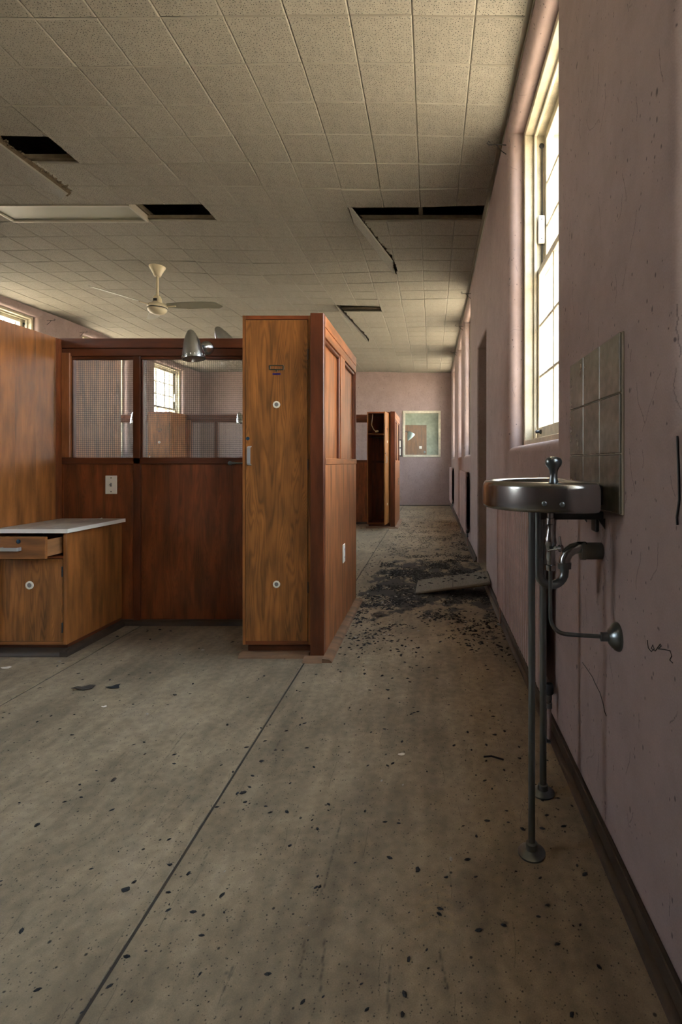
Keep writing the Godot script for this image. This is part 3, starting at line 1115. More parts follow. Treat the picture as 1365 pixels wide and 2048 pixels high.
# partition with a panelled end; the spine runs to the left. Foot of the end post is at the origin.
const END_X1 := 0.0        # corridor face
const END_X0 := -0.073
const END_D := 1.20
const SPINE_D := 0.60      # spine's near face behind the end post's face
func make_partition(label: String, at: Vector3, module_starts: Array) -> Node3D:
	var o := thing("cubicle_partition", label, "partition", at)
	var bx := func(called: String, m: Material, x0: float, x1: float, y0: float, y1: float, d0: float, d1: float, across := false, c := 0.002, sh := Vector2.ZERO) -> MeshInstance3D:
		var mb := MB.new()
		mb.across = across
		mb.shift = sh
		mb.box(x0, x1, y0, y1, d0, d1, c)
		return part(called, mb, m, o)
	var top := 1.862
	# end
	bx.call("end_post", M.mahogany_frame, END_X0, END_X1, 0.0, top + 0.004, 0.0, 0.046, false, 0.003)
	bx.call("cap_rail", M.cedar, END_X0, END_X1 + 0.002, 1.80, top, 0.046, END_D, true)
	bx.call("head_rail", M.cedar, END_X0, END_X1 - 0.001, 1.747, 1.7995, 0.046, END_D, true, 0.002, Vector2(0.2, 0.3))
	bx.call("stile", M.cedar, END_X0, END_X1 - 0.001, 1.085, 1.7465, 0.544, 0.697)
	bx.call("stile", M.mahogany_frame, END_X0, END_X1 - 0.001, 1.085, 1.7465, 1.184, END_D)
	bx.call("sill_rail", M.cedar, END_X0, END_X1 + 0.004, 1.048, 1.0845, 0.046, END_D, true, 0.003, Vector2(0.1, 0.7))
	for k in 2:
		var a: float = [0.046, 0.697][k]
		var b: float = [0.544, 1.184][k]
		bx.call("upper_infill", M.cedar, END_X0 + 0.02, END_X1 - 0.028, 1.085, 1.7465, a, b, false, 0.0, Vector2(0.13 * k, 0.2))
		bx.call("stop_bead", M.mahogany_frame, END_X1 - 0.028, END_X1 - 0.010, 1.726, 1.7465, a + 0.013, b - 0.013, true, 0.004)
		bx.call("stop_bead", M.mahogany_frame, END_X1 - 0.028, END_X1 - 0.010, 1.085, 1.7465, b - 0.013, b, false, 0.004)
		bx.call("stop_bead", M.mahogany_frame, END_X1 - 0.028, END_X1 - 0.010, 1.085, 1.7465, a, a + 0.013, false, 0.004)
	bx.call("lower_infill", M.cedar, END_X0, END_X1, 0.0, 1.0475, 0.046, END_D, false, 0.001, Vector2(0.3, 0.45))
	var sm := MB.new()
	sm.across = true
	sm.prism([Vector2(END_X1, 0), Vector2(END_X1 + 0.052, 0), Vector2(END_X1 + 0.05, 0.008), Vector2(END_X1 + 0.034, 0.018), Vector2(END_X1, 0.022)], 2, -0.045, END_D - 0.02, true)
	part("shoe_moulding", sm, M.shoe_wood, o)
	var sm2 := MB.new()
	sm2.across = true
	sm2.prism([Vector2(0, 0), Vector2(-0.052, 0), Vector2(-0.05, 0.008), Vector2(-0.034, 0.018), Vector2(0, 0.022)], 0, END_X0 - 0.03, END_X1, true)
	part("shoe_moulding", sm2, M.shoe_wood, o)
	# spine: modules between the wardrobes
	var s0 := SPINE_D
	var s1 := SPINE_D + 0.08
	var far_left: float = maxf(module_starts[module_starts.size() - 1] - 0.4, -4.998)
	bx.call("cap_rail", M.mahogany_frame, far_left, END_X0, 1.806, top + 0.008, s0 - 0.008, s1 + 0.008, true, 0.003)
	bx.call("head_rail", M.mahogany_frame, far_left, END_X0, 1.755, 1.8055, s0, s1, true, 0.003)
	bx.call("sill_rail", M.mahogany_frame, far_left, END_X0, 1.050, 1.092, s0, s1, true, 0.003)
	var prev: float = END_X0
	for start in module_starts:
		var x: float = start
		# behind the wardrobes the spine is boarded
		var w0 := x + 1.36
		bx.call("backing_board", M.mahogany, w0, prev, 0.02, 1.0495, s0 + 0.015, s1 - 0.015, false, 0.001)
		bx.call("backing_board", M.mahogany, w0 + 0.02, prev, 1.0925, 1.7545, s0 + 0.015, s1 - 0.015, false, 0.001)
		prev = x
		var partial := x < -4.6     # the last bay runs into the left wall
		if partial:
			bx.call("backing_board", M.mahogany, -4.998, x + 0.462, 0.02, 1.7545, s0 + 0.02, s1 - 0.02, false, 0.001)
		else:
			bx.call("stile", M.cedar, x + 0.002, x + 0.055, 1.092, 1.775, s0 - 0.012, s1)
			bx.call("lower_panel", M.mahogany, x, x + 0.4615, 0.03, 1.0495, s0 + 0.014, s1 - 0.014, false, 0.001, Vector2(0.2, 0.1))
			bx.call("stile", M.mahogany_frame, x + 0.462, x + 0.508, 0.02, 1.7545, s0, s1)
		bx.call("stile", M.mahogany_frame, x + 1.36, x + 1.38, 1.0925, 1.7545, s0, s1)
		bx.call("lower_panel", M.mahogany, x + 0.5085, x + 1.3595, 0.03, 1.0495, s0 + 0.014, s1 - 0.014, false, 0.001, Vector2(0.05, 0.35))
		var xl := maxf(x, -4.998)
		bx.call("bottom_rail", M.mahogany_frame, xl, x + 1.3595, 0.0, 0.0295, s0 + 0.004, s1 - 0.004, true)
		for p in ([[x + 0.508, x + 1.36]] if partial else [[x + 0.055, x + 0.462], [x + 0.508, x + 1.36]]):
			var gm := MB.new()
			gm.box(p[0], p[1], 1.092, 1.755, s0 + 0.037, s0 + 0.043, 0.0)
			var pane := part("pane", gm, M.partition_glass, o)
			var wm := MB.new()
			var q: float = p[0] + 0.012
			while q < p[1] - 0.004:
				wm.box(q - 0.0007, q + 0.0007, 1.092, 1.755, s0 + 0.0340, s0 + 0.0350, 0.0)
				q += 0.0134
			var y := 1.1
			while y < 1.755:
				wm.box(p[0], p[1], y - 0.0007, y + 0.0007, s0 + 0.0335, s0 + 0.0345, 0.0)
				y += 0.0134
			part("wire_mesh", wm, M.iron, pane)
			bx.call("glazing_bead", M.mahogany_frame, p[0], p[1], 1.735, 1.755, s0 + 0.006, s0 + 0.036, true, 0.004)
			bx.call("glazing_bead", M.mahogany_frame, p[0], p[0] + 0.014, 1.092, 1.735, s0 + 0.008, s0 + 0.036, false, 0.004)
		var sk := MB.new()
		sk.across = true
		sk.prism([Vector2(s0 + 0.01, 0), Vector2(s0 - 0.03, 0), Vector2(s0 - 0.028, 0.012), Vector2(s0 - 0.012, 0.026), Vector2(s0 + 0.01, 0.03)], 0, xl, x + 1.3595, true)
		part("shoe_moulding", sk, M.skirting, o)
	return o


func make_cabinet():
	var x0 := -2.412
	var x1 := -2.02
	var f := 2.86
	var b := 3.375
	var at := D((x0 + x1) / 2, 0, (f + b) / 2)
	var o := thing("bedside_cabinet", "low wooden bedside cabinet with pale top and open drawer", "cabinet", at)
	var bx := func(parent: Node, called: String, m: Material, a: Array, across := false, c := 0.002, label := "") -> MeshInstance3D:
		var mb := MB.new(at)
		mb.across = across
		mb.box(a[0], a[1], a[2], a[3], a[4], a[5], c)
		return part(called, mb, m, parent, label)
	bx.call(o, "side_panel", M.oak_side, [x1 - 0.018, x1, 0.05, 0.671, f, b])
	bx.call(o, "side_panel", M.oak_side, [x0, x0 + 0.018, 0.05, 0.671, f, b])
	bx.call(o, "back_panel", M.oak_side, [x0 + 0.018, x1 - 0.018, 0.05, 0.671, b - 0.01, b], false, 0.0)
	bx.call(o, "bottom_panel", M.oak_side, [x0 + 0.018, x1 - 0.018, 0.05, 0.07, f, b - 0.01], true)
	bx.call(o, "divider", M.mahogany, [x0 + 0.018, x1 - 0.018, 0.528, 0.542, f + 0.001, b - 0.01], true)
	var tp: MeshInstance3D = bx.call(o, "top", M.laminate, [x0, x1 + 0.022, 0.672, 0.695, f - 0.022, b], true, 0.002)
	bx.call(tp, "edge_strip", M.laminate_edge, [x0, x1 + 0.0235, 0.6725, 0.6945, f - 0.0235, f - 0.0215], true, 0.0005)
	bx.call(tp, "edge_strip", M.laminate_edge, [x1 + 0.0215, x1 + 0.0235, 0.6725, 0.6945, f - 0.0215, b], true, 0.0005)
	var dr: MeshInstance3D = bx.call(o, "door", M.oak, [x0 + 0.02, x1 - 0.022, 0.072, 0.526, f - 0.002, f + 0.016], false, 0.0015)
	var cx := (x0 + x1) / 2 - 0.005
	var v := MB.new(at)
	v.lathe(D(cx, 0.382, f - 0.002), Vector3(0, 0, 1), [[0, 0.0225], [0.003, 0.0225], [0.0045, 0.020], [0.0045, 0.0135], [0.002, 0.0125], [0.002, 0]], 28)
	part("vent_disc", v, M.white_plastic, dr, "round white vent disc")
	var v2 := MB.new(at)
	v2.lathe(D(cx, 0.382, f - 0.0042), Vector3(0, 0, 1), [[0, 0.013], [0.0006, 0.013], [0.0006, 0]], 20)
	part("vent_grille", v2, M.grey_disc, dr)
	for y in [0.12, 0.43]:
		var h := MB.new(at)
		h.tube([D(x1 - 0.02, y, f - 0.004), D(x1 - 0.02, y + 0.055, f - 0.004)], 0.004, 8)
		part("hinge", h, M.iron, dr)
	# drawer, pulled out
	var p := f - 0.108
	var df: MeshInstance3D = bx.call(o, "drawer", M.oak_side, [x0 + 0.02, x1 - 0.036, 0.546, 0.664, p, p + 0.018], true)
	bx.call(df, "drawer_side", M.drawer_wood, [x1 - 0.050, x1 - 0.040, 0.556, 0.646, p + 0.018, p + 0.42], true)
	bx.call(df, "drawer_side", M.drawer_wood, [x0 + 0.024, x0 + 0.034, 0.556, 0.646, p + 0.018, p + 0.42], true)
	bx.call(df, "drawer_bottom", M.drawer_wood, [x0 + 0.034, x1 - 0.050, 0.560, 0.566, p + 0.018, p + 0.42], true)
	bx.call(df, "drawer_back", M.drawer_wood, [x0 + 0.034, x1 - 0.050, 0.566, 0.640, p + 0.41, p + 0.42], true)
	var hc := cx - 0.012
	var hm := MB.new(at)
	hm.prism([Vector2(hc - 0.05, -p), Vector2(hc - 0.05, -p + 0.022), Vector2(hc - 0.045, -p + 0.026), Vector2(hc + 0.045, -p + 0.026), Vector2(hc + 0.05, -p + 0.022), Vector2(hc + 0.05, -p), Vector2(hc + 0.046, -p), Vector2(hc + 0.046, -p + 0.02), Vector2(hc + 0.043, -p + 0.0225), Vector2(hc - 0.043, -p + 0.0225), Vector2(hc - 0.046, -p + 0.02), Vector2(hc - 0.046, -p)].map(func(q): return Vector2(q.x, -q.y)), 1, 0.592, 0.610)
	part("handle", hm, M.alu, df, "bent metal pull handle")
	var lk := MB.new(at)
	lk.lathe(D(hc + 0.035, 0.640, p), Vector3(0, 0, 1), [[0, 0.011], [0.003, 0.011], [0.004, 0.009], [0.004, 0]], 16)
	part("lock", lk, M.lock_blue, df)
	# plinth and mouldings
	bx.call(o, "plinth", M.mahogany_frame, [x0, x1 - 0.006, 0.0, 0.05, f + 0.02, b], true)
	var m1 := MB.new(at)
	m1.across = true
	m1.prism([Vector2(f + 0.02, 0), Vector2(f - 0.045, 0), Vector2(f - 0.043, 0.014), Vector2(f - 0.024, 0.028), Vector2(f + 0.02, 0.03)], 0, x0, x1 + 0.022, true)
	part("shoe_moulding", m1, M.skirting, o)
	var m2 := MB.new(at)
	m2.across = true
	m2.prism([Vector2(x1 - 0.006, 0), Vector2(x1 + 0.034, 0), Vector2(x1 + 0.032, 0.014), Vector2(x1 + 0.014, 0.028), Vector2(x1 - 0.006, 0.03)], 2, f - 0.045, b, true)
	part("shoe_moulding", m2, M.skirting, o)
	# flakes that fell on the top
	var spots := [[-2.18, 3.24], [-2.13, 3.31], [-2.26, 3.1], [-2.3, 3.28]]
	for k in 4:
		var fa := D(spots[k][0], 0.695, spots[k][1])
		var mb := flake_mesh([0.018, 0.026, 0.009, 0.012][k], 300 + k, 0.010)
		single("paint_flake", mb, M.pale_flake if k != 2 else M.laminate_edge, "curled pale paint flake on the bedside cabinet top", "flake", fa, "paint flakes on the cabinet")


func flake_mesh(r: float, seed_: int, curl: float) -> MB:
	var g := RandomNumberGenerator.new()
	g.seed = seed_
	var mb := MB.new()
	var ring := []
	var n := 9
	for k in n:
		var a := TAU * k / n + g.randf_range(-0.2, 0.2)
		var q := r * g.randf_range(0.65, 1.15)
		ring.append(Vector3(cos(a) * q, curl * absf(cos(a + 0.6)) * g.randf_range(0.5, 1.0), sin(a) * q * 0.62))
	var top := Vector3(0, r * 0.10 + 0.0016, 0)
	var low := Vector3(0, 0.0, 0)
	for k in n:
		var a: Vector3 = ring[k]
		var b: Vector3 = ring[(k + 1) % n]
		var th := Vector3(0, 0.0014, 0)
		mb.quad(a, b, b + th, a + th, a + b - top)
		var g0 := (b - a).cross(top - a).normalized()
		if g0.y < 0:
			g0 = -g0
		mb.tri(a + th, b + th, top, g0, g0, g0)
		mb.tri(a, b, low, -g0, -g0, -g0)
	return mb


# ------------------------------------------------------------------ fittings
func arc(c: Vector3, a: Vector3, b: Vector3, from: float, to: float, n: int) -> Array:
	var out := []
	for k in n + 1:
		var t := lerpf(from, to, float(k) / n)
		out.append(c + a * cos(t) + b * sin(t))
	return out


func fountain():
	var at := D(0.36, 0, 1.5)
	var o := thing("drinking_fountain", "steel drinking fountain on two thin pipe legs against the pink wall", "drinking fountain", at)
	# basin outline seen from above: round front, flat back
	var outline := func(s: float) -> Array:
		var r := []
		var c := Vector2(0.365, 1.5)
		var rad := 0.214 - s
		var back := 0.425 - s
		var a0 := acos((back - c.x) / rad)
		for k in 49:
			var a := lerpf(a0, TAU - a0, k / 48.0)
			r.append(Vector2(c.x + cos(a) * rad, c.y + sin(a) * rad))
		return r
	var prof := [[0.012, 0.935], [0.003, 0.938], [0.0, 0.945], [0.0, 0.995], [0.0025, 1.005], [0.008, 1.011], [0.016, 1.013], [0.026, 1.011], [0.032, 1.005], [0.036, 0.995], [0.05, 0.965], [0.09, 0.952], [0.16, 0.947]]
	var mb := MB.new(at)
	var rings := []
	for p in prof:
		var ring := []
		for q in outline.call(p[0]):
			ring.append(D(q.x, p[1], q.y))
		rings.append(ring)
	var nrm := func(i: int, k: int) -> Vector3:
		var m: int = rings[i].size()
		var a: Vector3 = rings[i][(k + 1) % m] - rings[i][(k - 1 + m) % m]
		if k == 0 or k == m - 1:
			a = rings[i][k] - rings[i][k - 1] if k > 0 else rings[i][1] - rings[i][0]
		var b: Vector3 = rings[mini(i + 1, rings.size() - 1)][k] - rings[maxi(i - 1, 0)][k]
		var n := a.cross(b).normalized()
		return n
	# orientation: normals point away from the metal, as the section runs outside-up-inside
	var test: Vector3 = nrm.call(3, 24)
	var flip := 1.0 if test.x < 0 else -1.0
	for i in rings.size() - 1:
		var m: int = rings[i].size()
		for k in m:
			var p := (k + 1) % m
			if k == m - 1:
				mb.quad(rings[i][k], rings[i][p], rings[i + 1][p], rings[i + 1][k], Vector3(1, 0, 0) if i < 6 else Vector3(-1, 0.2, 0))
			else:
				mb.squad(rings[i][k], rings[i][p], rings[i + 1][p], rings[i + 1][k], nrm.call(i, k) * flip, nrm.call(i, p) * flip, nrm.call(i + 1, p) * flip, nrm.call(i + 1, k) * flip)
	var last: Array = rings[rings.size() - 1]
	var first: Array = rings[0]
	for k in last.size():
		var p := (k + 1) % last.size()
		mb.tri(last[k], last[p], D(0.36, 0.945, 1.5), Vector3.UP, Vector3.UP, Vector3.UP)
		mb.tri(first[k], first[p], D(0.36, 0.935, 1.5), Vector3.DOWN, Vector3.DOWN, Vector3.DOWN)
	var basin := part("basin", mb, M.chrome, o, "rounded polished steel basin")
	var dr := MB.new(at)
	dr.lathe(D(0.34, 0.946, 1.52), Vector3.UP, [[0, 0.03], [0.003, 0.03], [0.004, 0.022], [0.001, 0.02], [0.001, 0]], 20)
	part("drain", dr, M.dull_chrome, basin)
	for e in [[1091, 1008], [1125, 1009]]:
		var sc := MB.new(at)
		var x: float = (e[0] - VP.x) * 1.292 / FOCAL
		var y: float = CAM_H - (e[1] - VP.y) * 1.292 / FOCAL
		var z := 1.5 - sqrt(0.214 * 0.214 - (x - 0.365) * (x - 0.365))
		var dir := (D(x, y, z) - D(0.365, y, 1.5)).normalized()
		sc.lathe(D(x, y, z), dir, [[-0.002, 0.0065], [0.001, 0.0065], [0.003, 0.004], [0.003, 0]], 12)
		part("screw", sc, M.dull_chrome, basin)
	# bubbler with its rounded mouth guard
	var bm := MB.new(at)
	var bp := D(0.312, 1.006, 1.318)
	bm.lathe(bp, Vector3.UP, [[-0.004, 0.014], [0.004, 0.0145], [0.012, 0.0115], [0.024, 0.0095], [0.036, 0.0105], [0.044, 0.0145], [0.050, 0.0195], [0.056, 0.0218], [0.062, 0.0218], [0.067, 0.0195], [0.0705, 0.014], [0.072, 0.006], [0.0722, 0.0]], 24, Vector2(1.0, 0.75))
	part("bubbler", bm, M.dull_chrome, o, "chrome bubbler with rounded guard")
	# legs with floor flanges
	for l in [[0.274, 1.408, 0.0095], [0.360, 1.663, 0.011]]:
		var lm := MB.new(at)
		var foot := D(l[0], 0, l[1])
		lm.tube([foot + Vector3(0, 0.004, 0), foot + Vector3(0, 0.936, 0)], l[2], 16)
		var leg := part("leg", lm, M.dull_chrome, o, "thin steel pipe leg")
		var fm := MB.new(at)
		fm.lathe(foot, Vector3.UP, [[0, 0], [0, 0.037], [0.004, 0.037], [0.009, 0.030], [0.013, 0.017], [0.028, 0.0155], [0.03, 0.012], [0.031, 0.009]], 24)
		part("floor_flange", fm, M.dull_chrome, leg)
	# wall bracket and arms under the basin
	var br := MB.new(at)
	br.box(WX - 0.012, WX - 0.0005, 0.862, 0.928, 1.49, 1.53, 0.003)
	for z in [1.43, 1.60]:
		br.box(0.30, WX - 0.01, 0.906, 0.928, z - 0.008, z + 0.008, 0.002)
		br.prism([Vector2(WX - 0.004, 0.908), Vector2(WX - 0.025, 0.908), Vector2(WX - 0.004, 0.878)], 2, z - 0.003, z + 0.003)
	part("wall_bracket", br, M.iron, o)
	var tb := MB.new(at)
	tb.box(0.4255, WX - 0.0135, 0.945, 1.0, 1.42, 1.62, 0.003)
	part("spacer_box", tb, M.iron, o)
	# supply valve under the bubbler
	var ax := 0.310
	var az := 1.345
	var vm := MB.new(at)
	vm.lathe(D(ax, 0.936, az), Vector3.DOWN, [[0, 0.009], [0.016, 0.009], [0.017, 0.0115], [0.032, 0.0125], [0.034, 0.009], [0.042, 0.0085], [0.055, 0.011], [0.072, 0.0155], [0.082, 0.016], [0.092, 0.013], [0.1, 0.012], [0.118, 0.013], [0.125, 0.011], [0.137, 0.011], [0.138, 0.0145], [0.152, 0.0145], [0.153, 0.005]], 18)
	var valve := part("supply_valve", vm, M.chrome, o, "chrome stop valve")
	var vh := MB.new(at)
	vh.lathe(D(ax + 0.008, 0.842, az - 0.012), Vector3(0.75, 0.1, 0.6), [[0, 0.005], [0.012, 0.005], [0.013, 0.009], [0.022, 0.009], [0.024, 0.0]], 12)
	vh.tube([D(ax + 0.022, 0.842, az - 0.024), D(ax + 0.018, 0.874, az - 0.026)], 0.003, 8)
	vh.tube([D(ax + 0.016, 0.842, az - 0.022), D(ax - 0.012, 0.838, az - 0.022)], 0.003, 8)
	part("valve_lever", vh, M.chrome, valve)
	var sp := MB.new(at)
	var path := [D(ax, 0.79, az), D(ax, 0.66, az)]
	path.append_array(arc(D(ax + 0.045, 0.662, az - 0.002), Vector3(-0.045, 0, 0), Vector3(0, -0.045, 0), 0.1, PI / 2, 8))
	path.append(D(WX - 0.035, 0.612, az - 0.006))
	sp.tube(path, 0.0055, 10)
	part("supply_tube", sp, M.dull_chrome, o)
	var es := MB.new(at)
	es.lathe(D(WX - 0.0006, 0.612, az - 0.006), Vector3(-1, 0, 0), [[0, 0.0], [0, 0.037], [0.004, 0.037], [0.010, 0.034], [0.020, 0.024], [0.026, 0.017], [0.027, 0.0115], [0.046, 0.0115], [0.048, 0.0055]], 24)
	part("escutcheon", es, M.dull_chrome, o, "domed chrome wall flange")
	# trap and waste
	var tm := MB.new(at)
	var tz := 1.47
	var trap := [D(0.305, 0.936, tz), D(0.305, 0.76, tz)]
	trap.append_array(arc(D(0.342, 0.752, tz), Vector3(-0.037, 0, 0), Vector3(0, -0.037, 0), 0.0, PI, 12))
	trap.append(D(0.379, 0.775, tz))
	tm.tube(trap, 0.0125, 14)
	var tp := part("trap", tm, M.dull_chrome, o, "U-bend waste pipe")
	var tn := MB.new(at)
	tn.lathe(D(0.379, 0.762, tz), Vector3.UP, [[0, 0.0], [0, 0.019], [0.016, 0.020], [0.017, 0.014], [0.02, 0.014], [0.02, 0.0]], 14)
	part("slip_nut", tn, M.dull_chrome, tp)
	var el := MB.new(at)
	el.tube([D(0.379, 0.77, tz), D(0.380, 0.79, tz), D(0.388, 0.806, tz), D(0.402, 0.817, tz), D(0.42, 0.822, tz), D(0.44, 0.822, tz)], 0.0165, 14)
	part("elbow", el, M.chrome, tp)
	var wn := MB.new(at)
	wn.lathe(D(0.425, 0.812, tz), Vector3(1, 0, 0), [[0, 0], [0, 0.025], [0.012, 0.026], [0.0125, 0.024], [WX - 0.426, 0.024], [WX - 0.426, 0]], 24)
	part("waste_pipe", wn, M.lead, o, "dark waste pipe stub into the wall")
	# splash-back: nine wall tiles
	var sat := D(WX, 0.93, 1.53)
	var sb := thing("tile_splashback", "grey square tiles three by three on the pink wall above the drinking fountain", "tiles", sat)
	var gm := MB.new(sat)
	gm.box(WX - 0.006, WX, 0.931, 1.393, 1.297, 1.765, 0.001)
	part("grout_bed", gm, M.grout, sb)
	for i in 3:
		for j in 3:
			var m2 := MB.new(sat)
			m2.box(WX - 0.012, WX - 0.004, 0.933 + j * 0.1535, 0.933 + j * 0.1535 + 0.1515, 1.299 + i * 0.1555, 1.299 + i * 0.1555 + 0.153, 0.0025)
			part("wall_tile", m2, M.wall_tile, sb)


func make_radiator(label: String, d0: float, d1: float) -> Node3D:
	var front := 0.425
	var y0 := 0.165
	var y1 := 0.925
	var mid := (d0 + d1) / 2
	var at := D(front, 0, mid)
	var o := thing("radiator", label, "radiator", at, "panel radiators under the windows")
	# fluted front sheet
	var mb := MB.new(at)
	var n := int((d1 - d0) / 0.05)
	var step := (d1 - d0) / n
	var poly := []
	for k in n:
		var a := d0 + k * step
		poly.append(Vector2(front + 0.008, a))
		poly.append(Vector2(front + 0.008, a + step * 0.12))
		poly.append(Vector2(front, a + step * 0.24))
		poly.append(Vector2(front, a + step * 0.88))
	poly.append(Vector2(front + 0.008, d1))
	poly.append(Vector2(front + 0.016, d1))
	poly.append(Vector2(front + 0.016, d0))
	mb.prism(poly, 1, y0, y1)
	part("fluted_panel", mb, M.radiator_paint, o)
	for y in [[y0 + 0.012, y0 + 0.05], [y1 - 0.05, y1 - 0.012]]:
		var hb := MB.new(at)
		hb.box(front + 0.0165, front + 0.036, y[0], y[1], d0 + 0.002, d1 - 0.002, 0.006)
		part("header", hb, M.radiator_paint, o)
	var gr := MB.new(at)
	gr.box(front + 0.002, front + 0.04, y1 + 0.0005, y1 + 0.008, d0, d1, 0.002)
	part("top_grille", gr, M.radiator_paint, o)
	for z in [d0 + 0.2, d1 - 0.2]:
		var bk := MB.new(at)
		bk.box(front + 0.0365, WX - 0.002, y1 - 0.09, y1 - 0.06, z - 0.012, z + 0.012, 0.001)
		bk.box(front + 0.0365, WX - 0.002, y0 + 0.06, y0 + 0.09, z - 0.012, z + 0.012, 0.001)
		part("wall_bracket", bk, M.radiator_paint, o)
	for s in [[d0 - 0.025, true], [d1 + 0.02, false]]:
		var pm := MB.new(at)
		var z: float = s[0]
		pm.tube([D(front + 0.026, 0.0, z), D(front + 0.026, 0.13, z)], 0.008, 10)
		var pipe := part("tail_pipe", pm, M.radiator_paint, o)
		var vm := MB.new(at)
		vm.lathe(D(front + 0.026, 0.125, z), Vector3.UP, [[0, 0], [0, 0.012], [0.02, 0.012], [0.022, 0.009], [0.035, 0.011], [0.05, 0.011], [0.052, 0.008]], 12)
		vm.tube([D(front + 0.026, 0.185, z), D(front + 0.026, 0.185, d0 + 0.004 if s[1] else d1 - 0.004)], 0.008, 8)
		part("valve_body", vm, M.dull_chrome, pipe)
		var wm := MB.new(at)
		wm.lathe(D(front + 0.026, 0.178, z), Vector3.UP, [[0, 0.0], [0, 0.014], [0.004, 0.017], [0.034, 0.016], [0.04, 0.012], [0.041, 0]], 14)
		part("valve_cap", wm, M.iron, pipe)
		var rm := MB.new(at)
		rm.lathe(D(front + 0.026, 0.0, z), Vector3.UP, [[0, 0.0], [0, 0.022], [0.004, 0.021], [0.008, 0.009]], 14)
		part("floor_rose", rm, M.dull_chrome, pipe)
	return o


func fan():
	var x := -3.14 * 5.72 / 5.92
	var d := 5.72
	x = (315.0 - VP.x) * d / FOCAL
	var at := D(x, CEIL - 0.02, d)
	var o := thing("ceiling_fan", "cream ceiling fan with three grey blades", "ceiling fan", at)
	var b := at + Vector3(0, 0.03, 0)
	var m1 := MB.new(at)
	m1.lathe(b, Vector3.DOWN, [[0, 0], [0, 0.085], [0.02, 0.085], [0.045, 0.07], [0.09, 0.045], [0.115, 0.035], [0.12, 0.014]], 24)
	part("canopy", m1, M.fan_enamel, o)
	var m2 := MB.new(at)
	m2.tube([b + Vector3(0, -0.1, 0), b + Vector3(0, -0.40, 0)], 0.0135, 12)
	part("rod", m2, M.fan_enamel, o)
	var m3 := MB.new(at)
	m3.lathe(b + Vector3(0, -0.33, 0), Vector3.DOWN, [[0, 0.018], [0.005, 0.03], [0.03, 0.042], [0.07, 0.05], [0.09, 0.055], [0.095, 0.09], [0.105, 0.102], [0.125, 0.104], [0.13, 0.098], [0.15, 0.098], [0.155, 0.1], [0.17, 0.095], [0.19, 0.075], [0.205, 0.04], [0.21, 0.0]], 28)
	part("motor", m3, M.fan_enamel, o)
	var m4 := MB.new(at)
	m4.lathe(b + Vector3(0, -0.465, 0), Vector3.DOWN, [[0, 0.1], [0.002, 0.1015], [0.008, 0.1015], [0.01, 0.1]], 28)
	m4.box(x - 0.02, x + 0.02, b.y - 0.40, b.y - 0.37, d - 0.052, d - 0.046, 0.001)
	part("motor_band", m4, M.iron, o)
	for k in 3:
		var a := deg_to_rad([2.0, 122.0, 242.0][k])
		var dir := Vector3(cos(a), 0, -sin(a))
		if k == 1:
			dir = Vector3(cos(deg_to_rad(238)), 0, -sin(deg_to_rad(238)))
		if k == 2:
			dir = Vector3(cos(deg_to_rad(122)), 0, -sin(deg_to_rad(122)))
		var side := Vector3.UP.cross(dir).normalized()
		var tilt := deg_to_rad(-15)
		var wide := (side * cos(tilt) + Vector3.UP * sin(tilt)).normalized()
		var c := b + Vector3(0, -0.44, 0)
		var blade := MB.new(at)
		var rows := []
		for q in 13:
			var t := q / 12.0
			var r := lerpf(0.12, 0.70, t)
			var w := lerpf(0.045, 0.068, smoothstep(0.0, 0.4, t))
			var bend := 0.0
			if t > 0.75:
				bend = 0.02 * pow((t - 0.75) / 0.25, 1.5)
			var e := 1.0
			if t > 0.86:
				e = sqrt(maxf(0.05, 1.0 - pow((t - 0.86) / 0.14, 2)))
			var mid := c + dir * r + wide * bend + Vector3(0, 0.018 * t, 0)
			rows.append([mid - wide * w * e, mid + wide * w * e])
		var up := dir.cross(wide).normalized()
		var th := up * 0.0025
		for q in 12:
			var p: Array = rows[q]
			var r: Array = rows[q + 1]
			blade.quad(p[0] + th, p[1] + th, r[1] + th, r[0] + th, up)
			blade.quad(p[0] - th, p[1] - th, r[1] - th, r[0] - th, -up)
			blade.quad(p[0] + th, p[0] - th, r[0] - th, r[0] + th, -wide)
			blade.quad(p[1] + th, p[1] - th, r[1] - th, r[1] + th, wide)
		blade.quad(rows[12][0] + th, rows[12][1] + th, rows[12][1] - th, rows[12][0] - th, dir)
		blade.quad(rows[0][0] + th, rows[0][1] + th, rows[0][1] - th, rows[0][0] - th, -dir)
		var bl := part("blade", blade, M.fan_blade, o)
		var arm := MB.new(at)
		arm.tube([c + dir * 0.07 + Vector3(0, -0.012, 0), c + dir * 0.13 + Vector3(0, -0.006, 0), c + dir * 0.2 + Vector3(0, -0.004, 0)], 0.009, 8)
		part("blade_arm", arm, M.fan_enamel, bl)


